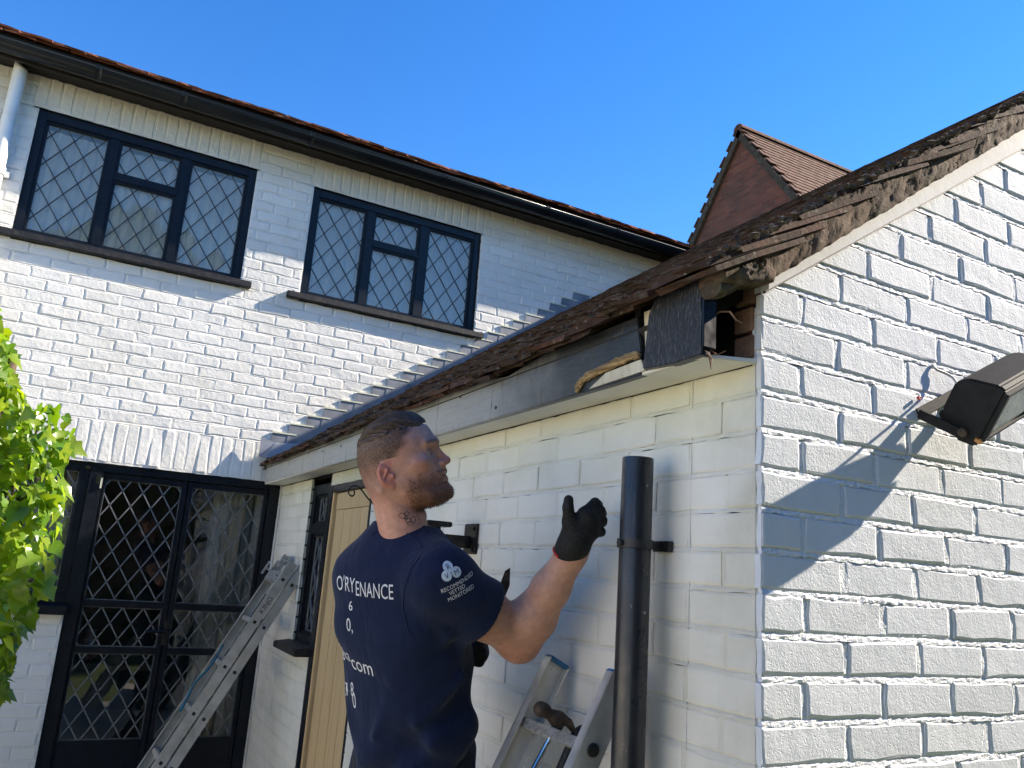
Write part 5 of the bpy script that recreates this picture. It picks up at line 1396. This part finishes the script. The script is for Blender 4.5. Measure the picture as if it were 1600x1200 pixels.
# neck with the sternomastoid cords
nk = rcone(P, c(0, -2.0, -6), c(0, -2.6, -22), .049, .052)
nk = smin(nk, rcone(Q, c(5.2, -4.5, -7), c(1.8, .8, -19.5), .013, .012), .02)
nk = smin(nk, rcone(P, c(0, -4.0, -6), c(0, -3.9, -22), .040, .046), .03)
f = smin(f, nk, .02)
f = smin(f, ellip(P, c(0, 1.6, -15.2), (.011, .014, .013)), .015)             # throat
# ears
er = ellip(Q, c(7.35, -3.0, -3.7), (.0085, .0175, .0285), ax=((.94, .34, 0), (-.34, .94, .12), (0, -.12, .99)))
er = smax(er, -ellip(Q, c(8.35, -2.75, -3.5), (.0085, .0105, .0185), ax=((.94, .34, 0), (-.34, .94, .12), (0, -.12, .99))), .003)
er = smin(er, rcone(Q, c(7.9, -2.0, -2.4), c(7.7, -3.6, -4.6), .0028, .0030), .003)
er = smin(er, ellip(Q, c(7.0, -1.9, -6.2), (.006, .0075, .0085)), .006)
er = smin(er, ellip(Q, c(7.4, -1.2, -4.2), (.0045, .004, .006)), .004)
f = smin(f, er, .004)
f = smax(f, -(z+.225), .002)
hv, hq = surfnet(f, lo, h)
HS_ = .955
def h2w(v): v = np.asarray(v)*HS_; return np.array(HO)+v[:, :1]*HX+v[:, 1:2]*HYv+v[:, 2:3]*HZ
X, Y, Z = hv[:, 0]*100, hv[:, 1]*100, hv[:, 2]*100
def ss(a, b, v): t = np.clip((v-a)/(b-a), 0, 1); return t*t*(3-2*t)
rg = np.random.RandomState(4)
col = np.tile(np.array((.55, .295, .220)), (len(hv), 1))
def blend(mask, c_): 
    global col
    col = col*(1-mask[:, None])+np.array(c_)*mask[:, None]
blend(.55*ss(9.6, 10.8, Y)*ss(-6, -4.6, Z)*(Z < -1.5), (.50, .15, .11))                 # nose
blend(.40*np.exp(-((Y-6.2)/2.2)**2-((Z+3.6)/1.6)**2), (.50, .18, .13))                   # cheek
blend(.55*(np.abs(X) > 7.25)*ss(-7, -6, Z)*ss(0, -1, Z)*(Y < -.8), (.52, .15, .12))         # ear
speck = .75+.5*rg.rand(len(hv))
fade = ss(3.2, .2, Y-(-.9+.8*np.clip(Z, -2, 5))+.5*np.sin(Z*2.1))*ss(-10.5, -4.5, Z)*(1-.45*ss(1.5, -4, Z))*(1-((np.abs(X) > 7.2)*(Y > -4.6)*(Z < 0))*.95)
fade *= 1-.85*ss(-2.0, .2, Y)*ss(-1.2, -2.2, Z)
blend(np.clip(.88*fade*speck, 0, .95), (.060, .037, .024))
bz = -6.3-.35*np.abs(Y-5)*.4
beard = ss(bz+1.6, bz-1.6, Z+.35*np.sin(Y*2.3))*ss(-.6, 2.6, Y)*ss(-15.5, -13.2, Z)
stache = ss(-5.1, -5.9, Z)*ss(7.6, 8.6, Y)
lipm = (np.abs(X) < 2.1)*ss(-8.9, -8.5, Z)*ss(-6.1, -6.5, Z)*ss(9.0, 9.5, Y)
blend(np.clip(.68*np.maximum(beard, .70*stache)*speck, 0, .9)*(1-lipm), (.19, .080, .038))
blend(.4*ss(-9.5, -12, Z)*ss(1.5, 3, Y)*ss(-15, -13.6, Z), (.085, .036, .02))
blend(.45*lipm, (.33, .12, .095))
br_ = np.exp(-((Z-(1.55-.10*(np.abs(X)-3)**2*.3))/.42)**2)*ss(1.0, 1.8, np.abs(X))*ss(5.4, 4.6, np.abs(X))*(Y > 5.5)
blend(np.clip(.75*br_*speck, 0, .9), (.13, .07, .04))
blend(.70*np.exp(-((Z+.62)/.22)**2)*ss(1.7, 2.1, np.abs(X))*ss(4.7, 4.2, np.abs(X))*(Y > 6.0), (.07, .035, .025))
blend(.75*np.exp(-((Z+7.28)/.20)**2)*ss(2.6, 2.2, np.abs(X))*(Y > 8.2), (.10, .035, .028))
bverts = [h2w(hv)]; bquads = [hq]; bcol = [col]
# --- arms, torso core and legs of the body
def add_part(f, lo, h, base=(.54, .30, .215)):
    v, q = surfnet(f, lo, h); off = sum(len(b) for b in bverts); bverts.append(v); bquads.append(q+off)
    c_ = np.tile(np.array(base), (len(v), 1)); bcol.append(c_); return v, c_
def arm(S, E, W, bulge, h):
    lo = np.minimum.reduce([S, E, W])-.085; hi = np.maximum.reduce([S, E, W])+.085; P = grid(lo, hi, h)
    f = rcone(P, S, S+(E-S)*.55, .055, .053); f = smin(f, rcone(P, S+(E-S)*.55, E, .053, .043), .03)
    M1 = E+(W-E)*.28; f = smin(f, rcone(P, E, M1, .046, .0515), .03); f = smin(f, rcone(P, M1, E+(W-E)*.62, .0515, .041), .02); f = smin(f, rcone(P, E+(W-E)*.62, W, .041, .0325), .02)
    f = smin(f, rcone(P, W, W+(W-E)*.12, .031, .030), .02)
    f = smin(f, ellip(P, bulge, (.026, .026, .026)), .02)
    return f, lo
f, lo = arm(S_R, E_R, W_R, dep(806, 1000, 1.865), .0042); v, c_ = add_part(f, lo, .0042)
dE = np.linalg.norm(v-dep(806, 1008, 1.85), axis=1); c_[:] = c_*(1-.5*np.exp(-(dE/.05)**2)[:, None])+np.array((.48, .18, .12))*(.5*np.exp(-(dE/.05)**2)[:, None])
f, lo = arm(S_L, E_L, W_L, E_L-FA*.02, .006); add_part(f, lo, .006)
GND = GZ+.02; PEL = HB+AX*.10; hipR = PEL+RT*.09; hipL = PEL-RT*.09
knR = np.array((hipR[0]+.02, hipR[1]-.03, GND+.50)); knL = np.array((hipL[0]+.06, hipL[1]+.03, GND+.50))
anR = np.array((knR[0]-.03, knR[1], GND+.09)); anL = np.array((knL[0]-.05, knL[1], GND+.09))
def legs(P, r):
    f = rcone(P, hipR, knR, .082+r, .054+r); f = smin(f, rcone(P, knR, anR, .055+r, .036+r*1.6), .03)
    g = rcone(P, hipL, knL, .082+r, .054+r); g = smin(g, rcone(P, knL, anL, .055+r, .036+r*1.6), .03)
    return smin(f, g, .02)
lo = np.minimum.reduce([N0, HB, knR, knL, anR, anL, S_L, S_R])-.16; lo[2] = GND-.02; hi = np.maximum.reduce([N0, HB, knR, knL, S_L, S_R])+.16; hi[2] = N0[2]+.03
P = grid(lo, hi, .010)
f, hh, aa, bb_ = loft(P, N0, AX, RT2, FA2, TH_, [v-.030 for v in TW_], [v-.030 for v in TD_], TO_); f = smax(f, hh-.76, .02)
f = smin(f, legs(P, 0), .04)
for (an, kd) in ((anR, 0), (anL, 0)): f = smin(f, rcone(P, an-np.array((0, 0, .04)), an-np.array((0, 0, .055))+FA*.16, .036, .03), .02)
add_part(f, lo, .010)
bv = np.concatenate(bverts); bq = np.concatenate(bquads); bc = np.concatenate(bcol)
me = np_mesh('body', bv, bq); at_ = me.color_attributes.new('Col', 'FLOAT_COLOR', 'POINT')
at_.data.foreach_set('color', np.concatenate([bc, np.ones((len(bc), 1))], 1).astype(np.float32).ravel())
def skin():
    mt, t, b = nodes('skin'); b.inputs['Roughness'].default_value = .48; b.inputs['Specular IOR Level'].default_value = .4
    a = N(t, 'ShaderNodeAttribute', attribute_name='Col'); vec = posvec(t)
    c_ = mixc(t, 1., a.outputs['Color'], ramp(t, noise(t, vec, 55, 5, .7), [(.3, (.80, .74, .72)), (.7, (1.12, 1.08, 1.06))]), 'MULTIPLY')
    t.links.new(c_, b.inputs['Base Color'])
    b.inputs['Subsurface Weight'].default_value = .10; b.inputs['Subsurface Radius'].default_value = (.012, .004, .002); b.inputs['Subsurface Scale'].default_value = .6
    n1 = bump(t, b, noise(t, vec, 420, 4), .45, .0008); bump(t, b, noise(t, vec, 60, 3), .15, .002, n1); return mt
m_skin = skin()
body = link('body', me, m_skin, per)
# eyes
for s in (1, -1):
    e = MB(); ce = h2w(np.array([[s*.0305, .0712, -.0103]]))[0]; e.lathe(ce-HYv*.0116, HYv, [(.0116-.0116*math.cos(t), .0116*math.sin(t)+1e-5) for t in np.linspace(0, math.pi, 13)], 18)
    ey = e.build('eye', M('eye_white', (.34, .30, .28), .25), per, smooth=True)
    e = MB(); e.lathe(ce, HYv, [(.0104, .0053), (.0117, .0035), (.0121, 0.0001)], 16); e.build('iris', M('blue_grey_iris', (.05, .07, .09), .1), ey, smooth=True)
# --- hair
h = .0018; lo = np.array((-.085, -.105, .030)); hi = np.array((.085, .10, .125)); P = grid(lo, hi, h); x, y, z = P
th_h = np.arctan2(x, z-.02+.25*np.clip(y, -.1, .1)); f = head_loft(P)
f -= .0012*np.sin(th_h*58+5*np.sin(y*30+th_h*3))+.0009*np.sin(th_h*131+9*np.sin(y*22))+.0022*np.sin(th_h*19+2*y*30)
f -= .004*np.exp(-((y-.055)/.03)**2)*np.exp(-(x/.05)**2)
zb = np.interp(y, cmv([-10, -8.8, -5.4, -1.7, .5, 2.2, 4, 6, 8.2]), cmv([4.3, 4.2, 4.7, 4.6, 6.0, 6.3, 5.7, 5.6, 6.1])).astype(np.float32)+.003*np.sin(y*160)+.002*np.sin(y*420)
f = smax(f, zb-z, .006)
f = smax(f, -(head_loft(P, .010)), .002)
v, q = surfnet(f, lo, h); hm_ = np_mesh('hair', h2w(v), q)
def hair_mat():
    mt, t, b = nodes('brown_slicked_hair'); b.inputs['Roughness'].default_value = .5; b.inputs['Specular IOR Level'].default_value = .35
    vec = posvec(t); t.links.new(ramp(t, noise(t, vec, 90, 5, .7), [(.3, (.045, .028, .017)), (.7, (.12, .076, .045))]), b.inputs['Base Color'])
    mp = N(t, 'ShaderNodeMapping'); mp.inputs['Rotation'].default_value = (0, 0, .5); mp.inputs['Scale'].default_value = (500, 60, 400)
    t.links.new(N(t, 'ShaderNodeNewGeometry').outputs['Position'], mp.inputs[0])
    bump(t, b, noise(t, mp.outputs[0], 1.0, 3), .5, .001); return mt
m_hair = hair_mat()
hair = link('hair', hm_, m_hair, per)
# combed strands lying on the top
st = MB(); rn = random.Random(12); hb = BVHTree.FromPolygons([tuple(t) for t in v.tolist()], [tuple(t) for t in q.tolist()])
for k in range(150):
    th0 = rn.uniform(-1.15, 1.25); y0_ = rn.uniform(.0, .08); pts = []
    for i in range(8):
        yy = y0_-i*rn.uniform(.010, .013); th1 = th0+.02*math.sin(i+k)
        o_ = Vector((math.sin(th1)*.2, yy, .03+math.cos(th1)*.2)); hit = hb.ray_cast(o_, Vector((-math.sin(th1), 0, -math.cos(th1))))
        if hit[0] is None or hit[0].z < .045: break
        pts.append(hit[0]+Vector((math.sin(th1), 0, math.cos(th1)))*.0004)
    if len(pts) >= 4:
        w_ = h2w(np.array([tuple(p) for p in pts])); st.tube(list(w_), [.0004]+[.0008]*(len(pts)-2)+[.0003], 4, caps=False)
st.build('hair_strands', m_hair, hair, smooth=True)
# --- short hair: beard stubble and the clipped sides
def stubble(name, mask, n, ln, rad, mat, seed, parent, lay):
    rs = np.random.RandomState(seed); idx = np.nonzero(mask > .12)[0]; p_ = mask[idx]/mask[idx].sum(); pick = rs.choice(idx, n, p=p_); mb = MB()
    hb2 = BVHTree.FromPolygons([tuple(t) for t in hv.tolist()], [tuple(t) for t in hq.tolist()])
    for i in pick:
        r_ = hb2.find_nearest(Vector(hv[i]+rs.normal(0, .0008, 3)))
        if r_[0] is None: continue
        c0, n_ = r_[0], r_[1]; dr = (n_*.55+Vector(lay)+Vector(rs.normal(0, .30, 3))).normalized(); sd2 = dr.cross(n_)
        if sd2.length < 1e-4: continue
        sd2 = sd2.normalized()*rad; l_ = ln*rs.uniform(.6, 1.3)
        mb.add(list(h2w(np.array([tuple(c0-sd2), tuple(c0+sd2), tuple(c0+dr*l_)]))), [(0, 1, 2)])
    mb.build(name, mat, parent, recalc=False)
stubble('beard', np.clip(np.maximum(beard, .6*stache)*(1-lipm), 0, 1), 3800, .0055, .00045, M('ginger_brown_beard', (.17, .070, .032), .6, (.09, .038, .02), 300), 2, per, (0, .15, -.75))
stubble('clipped_hair', np.clip(fade, 0, 1)*ss(-5, 1, Z), 3800, .0032, .00040, M('clipped_brown_hair', (.075, .046, .028), .6, (.04, .025, .016), 300), 3, hair, (0, -.5, -.5))
# --- gloves
m_glove = M('black_knit_glove', (.010, .010, .011), .75, (.030, .030, .031), 220, .5, .72, .6, 500, .001, spec=.3)
def glove(segs, k, lo_pts, h=.0026):
    pts = np.array([p for s in segs for p in s[:2]]); lo = pts.min(0)-.045; hi = pts.max(0)+.045; P = grid(lo, hi, h); f = None
    for (a, b, r1, r2, kk) in segs:
        g_ = rcone(P, a, b, r1, r2); f = g_ if f is None else smin(f, g_, kk)
    v, q = surfnet(f, lo, h); return link('glove', np_mesh('glove', v, q), m_glove, per)
G = lambda a, b, d_=0.: dep(a, b, 1.79+d_)
segs = [(G(890, 864, .01), G(899, 846), .0355, .033, .01), (G(897, 850), G(905, 826), .033, .031, .02)]
for (K, r) in ((G(913, 803, -.012), .0155), (G(921, 808, -.014), .016), (G(926, 819, -.010), .0155), (G(925, 833, -.004), .0145)):
    segs.append((G(899, 845, -.004), K, .021, r, .014))
fing = [((913, 803, -.012), (930, 786, .006), (934, 789, .040), (921, 799, .052), .0122), ((921, 808, -.014), (938, 798, .008), (940, 802, .044), (925, 810, .056), .0122),
        ((926, 819, -.010), (941, 813, .010), (941, 816, .044), (926, 820, .054), .0118), ((925, 833, -.004), (939, 831, .012), (937, 832, .038), (925, 832, .046), .0108)]
for (a, b, c_, d_, r) in fing:
    segs += [(G(*a), G(*b), r*1.12, r, .006), (G(*b), G(*c_), r, r*.95, .002), (G(*c_), G(*d_), r*.95, r*.8, .002)]
segs += [(G(898, 846, -.008), G(890, 815, -.016), .021, .0165, .016), (G(890, 815, -.016), G(887.5, 793, -.026), .0150, .0122, .008), (G(887.5, 793, -.026), G(888.5, 781, -.024), .0122, .0108, .004)]
glR = glove(segs, .01, None); glR['label'] = 'black knit glove on the raised hand'
cfm = MB(); cax = nrm(W_R-E_R); cc = G(893, 861, .008); ca1 = nrm(np.cross(cax, CF)); ca2 = np.cross(cax, ca1); arc = []
for k in range(15):
    a = -0.9+k*.13; arc.append(cc-cax*.016+(ca1*math.cos(a)-ca2*math.sin(a))*.0362)
cfm.tube(arc, .0035, 8); cfm.build('cuff_trim', M('red_trim', (.5, .03, .02), .7), glR, smooth=True)
G2 = lambda a, b, d_=0.: dep(a, b, 2.0+d_)
segs = [(W_L, G2(735, 1012), .034, .034, .01), (G2(735, 1012), G2(746, 1015), .032, .026, .02)]
for k, (a, b) in enumerate(((742, 1008), (748, 1014), (749, 1022), (744, 1030))):
    segs += [(G2(738, 1014, -.005), G2(a+6, b, -.012), .018, .013, .01), (G2(a+6, b, -.012), G2(a+5, b+4, -.045), .0135, .0125, .003), (G2(a+5, b+4, -.045), G2(a-6, b+4, -.055), .0125, .0105, .003)]
segs.append((G2(732, 1005, -.01), G2(750, 1001, -.040), .016, .0115, .008))
glL = glove(segs, .01, None, .003); glL['label'] = 'black knit glove on the lowered hand'
# strip of rotten wood in the lowered hand
ws_ = MB(); a, b = G2(742, 1026, -.03), G2(790, 912, -.03); dd = nrm(b-a); sdv = nrm(np.cross(dd, CF)); tip = G2(796, 887, -.03)
ws_.add([a-sdv*.012, a+sdv*.012, a+sdv*.012+CF*.009, a-sdv*.012+CF*.009, b-sdv*.011, b+sdv*.012, b+sdv*.012+CF*.009, b-sdv*.011+CF*.009, tip-sdv*.002, tip+sdv*.007+dd*-.012, tip+sdv*.006+CF*.005-dd*.012, tip-sdv*.002+CF*.005],
        [(0, 3, 2, 1), (8, 9, 10, 11)]+[(k+i, k+(i+1) % 4, k+4+(i+1) % 4, k+4+i) for k in (0, 4) for i in range(4)])
tag(ws_.build('wood_strip', M('dark_rotten_wood', (.055, .035, .022), .8, (.17, .11, .06), 40, .5, .75, .9, 60, .003), None), 'dark pointed strip of rotten wood held behind the raised forearm', 'wood strip')
# --- trousers and boots
P = grid(np.minimum.reduce([HB, anR, anL, hipL, hipR])-.2, np.maximum.reduce([HB, hipR, hipL, knL, knR])+.2, .009)
f, hh, aa, bb_ = loft(P, N0, AX, RT2, FA2, TH_, [v-.002 for v in TW_], [v-.002 for v in TD_], TO_)
f = smax(smax(f, hh-.76, .02), .50-hh, .005); f = smin(f, legs(P, .014), .05); f = smax(f, (GND+.085)-P[2], .004)
lo = np.array((P[0][0, 0, 0], P[1][0, 0, 0], P[2][0, 0, 0])); v, q = surfnet(f, lo, .009)
link('trousers', np_mesh('trousers', v, q), M('black_work_trousers', (.016, .017, .02), .9, (.026, .027, .03), 12, bmp=.5, bscale=30, bdist=.006), per)
for an in (anR, anL):
    lo = an-.22; lo[2] = GZ-.02; hi = an+.26; hi[2] = an[2]+.12; P = grid(lo, hi, .007)
    f = rcone(P, an+np.array((0, 0, .03)), an-np.array((0, 0, .03)), .052, .05); f = smin(f, rcone(P, an-np.array((0, 0, .045)), an-np.array((0, 0, .055))+FA*.17, .046, .042), .03); f = smax(f, (GZ+.013)-P[2], .004)
    v, q = surfnet(f, lo, .007); link('boot', np_mesh('boot', v, q), m_rubber, per)
# --- prints on the shirt
m_print = M('white_shirt_print', (.68, .69, .72), .8, (.50, .51, .55), 90, .4, .75)
def shirt_hit(px_, py_):
    r = bvh.ray_cast(V(CAM), V(nrm(ray(px_, py_)))); return r[0], r[1]
def press(vs, fs, frame, name, mat, parent, off=.0012, back=.08):
    """lay flat outlines on the cloth: cast each point onto it along the print direction"""
    bm = bmesh.new(); vv = [bm.verts.new(v) for v in vs]
    for f_ in fs:
        try: bm.faces.new([vv[i] for i in f_])
        except ValueError: pass
    bmesh.ops.triangulate(bm, faces=bm.faces)
    for _ in range(3):
        es = [e for e in bm.edges if e.calc_length() > .008]
        if es: bmesh.ops.subdivide_edges(bm, edges=es, cuts=1); bmesh.ops.triangulate(bm, faces=bm.faces)
    o_, a, u, d_ = frame; dead = []
    for v in bm.verts:
        p = o_+a*v.co.x+u*v.co.y; hit = bvh.ray_cast(p-d_*back, d_, back*2.2)
        if hit[0] is None: dead.append(v)
        else: v.co = hit[0]+hit[1]*off*(1+.0*v.co.z)
    bmesh.ops.delete(bm, geom=dead, context='VERTS')
    me = bpy.data.meshes.new(name); bm.to_mesh(me); bm.free()
    if len(me.polygons): return link(name, me, mat, parent)
back_d = Vector(FA2)*.80+Vector(V(CF))*.45; back_d.normalize()
def back_text(body, px_, py_, size, sx=1.):
    for k in range(14):
        hp_, n_ = shirt_hit(px_+2*k, py_)
        if hp_ is not None and n_.dot(V(ray(px_, py_))) < -.03: break
    if hp_ is None: return
    vs, fs = text_mesh(body, size); a = V(RT2); u = V(-AX)
    press([(v[0]*sx, v[1], 0) for v in vs], fs, (hp_, a, u, back_d), 'print', m_print, shirt)
back_text('O', 527, 920, .046, .75); back_text("'RY", 537, 922, .046, .70); back_text('ENANCE', 556, 930, .046, .62)
back_text('6', 545, 953, .030); back_text('0,', 542, 985, .042, .8)
back_text('ka', 540, 1027, .044, .85); back_text('com', 551, 1043, .052, .95); back_text('4', 531, 1084, .046, .7); back_text('7', 538, 1086, .046, .75); back_text('8', 549, 1086, .046, .7); back_text('0', 552, 1104, .052, .7)
# tick mark in a ring before the web address
for k in range(12):
    hp_, n_ = shirt_hit(531+2*k, 1022)
    if hp_ is not None and n_.dot(V(ray(533, 1022))) < -.03: break
if hp_ is not None:
    ring = []; nq = 20
    for k in range(nq):
        a0 = .6+k*(5.2/(nq-1)); ring += [(.013*math.cos(a0), .013*math.sin(a0), 0), (.0085*math.cos(a0), .0085*math.sin(a0), 0)]
    press(ring, [(2*k, 2*k+1, 2*k+3, 2*k+2) for k in range(nq-1)], (hp_, V(RT2), V(-AX), back_d), 'print', m_print, shirt)
    press([(-.004, .002, 0), (.0, -.006, 0), (.003, -.004, 0), (.016, .014, 0), (.012, .016, 0), (.0005, .0, 0), (-.001, .005, 0)], [(0, 1, 2, 5, 6), (2, 3, 4, 5)], (hp_, V(RT2), V(-AX), back_d), 'print', m_print, shirt)
# sleeve badge
m_navytxt = M('navy_badge_letter', (.02, .03, .08), .8)
m_badge = M('pale_badge_disc', (.62, .68, .74), .8, (.50, .57, .64), 60)
pa, na = shirt_hit(690, 927); pb_, nb = shirt_hit(733, 903)
if pa is not None and pb_ is not None:
    av = (pb_-pa).normalized(); nn_ = shirt_hit(708, 915)[1]; uv = nn_.cross(av).normalized()
    if uv.z < 0: uv = -uv
    nd = -nn_
    for i, (tx_, ox_, sz) in enumerate((('RECOMMENDED', 0., .0125), ('VETTED', .014, .0125), ('MONITORED', .007, .0125))):
        hp_ = pa+av*ox_-uv*.0118*i; vs, fs = text_mesh(tx_, sz); press([(v[0]*.86, v[1], 0) for v in vs], fs, (hp_, av, uv, nd), 'print', m_print, shirt, back=.05)
    for (ch, px_, py_) in (('R', 700, 886), ('V', 698, 900), ('M', 713, 894)):
        hp_, n_ = shirt_hit(px_, py_)
        if hp_ is None: continue
        disc = [(0, 0, 0)]+[(.0108*math.cos(k*math.pi/8), .0108*math.sin(k*math.pi/8), 0) for k in range(16)]
        press(disc, [(0, 1+k, 1+(k+1) % 16) for k in range(16)], (hp_, av, uv, nd), 'badge_disc', m_badge, shirt, off=.0012, back=.05)
        vs, fs = text_mesh(ch, .015, 'CENTER'); press([(v[0], v[1]-.005, 0) for v in vs], fs, (hp_, av, uv, nd), 'print', m_navytxt, shirt, off=.0020, back=.05)
# seams: armhole, cuff hem and neck band
def seam(pts, r, name):
    out = []
    for a, b in zip(pts[:-1], pts[1:]):
        for t in np.linspace(0, 1, 6, endpoint=False):
            hp_, n_ = shirt_hit(a[0]+(b[0]-a[0])*t, a[1]+(b[1]-a[1])*t)
            if hp_ is not None: out.append(tuple(hp_+n_*.0003))
    if len(out) > 3:
        mb = MB(); mb.tube(out, r, 6); mb.build(name, m_shirt, shirt, smooth=True)
seam([(657, 868), (642, 890), (632, 920), (630, 950), (636, 980), (648, 1002)], .0016, 'armhole_seam')
seam([(763, 930), (742, 948), (718, 970), (696, 994)], .0009, 'cuff_stitching')
seam([(579, 838), (592, 828), (612, 824), (634, 832), (652, 846), (661, 858)], .0014, 'neck_band')
# neck tattoo: small looped outline
hbv = BVHTree.FromPolygons([tuple(t) for t in bverts[0].tolist()], [tuple(t) for t in hq.tolist()])
tt = MB()
def on_skin(px_, py_):
    r = hbv.ray_cast(V(CAM), V(nrm(ray(px_, py_)))); return None if r[0] is None else r[0]+r[1]*.0003
for (cx, cy, rx, ry, ro) in ((629, 806, 6, 4, .3), (635, 803, 4, 3, -.6), (638, 813, 4.5, 3.5, .2), (645, 812, 4, 5, .4), (641, 818, 5, 2.5, .1), (634, 810, 3, 2, 0)):
    pts = []
    for k in range(13):
        a = k*2*math.pi/12; x_, y_ = rx*math.cos(a), ry*math.sin(a)
        p = on_skin(cx+x_*math.cos(ro)-y_*math.sin(ro), cy+x_*math.sin(ro)+y_*math.cos(ro))
        if p is not None: pts.append(p)
    if len(pts) > 3: tt.tube([tuple(p) for p in pts], .0007, 5)
if tt.v: tt.build('neck_tattoo', M('faded_tattoo_ink', (.05, .045, .055), .7), body)
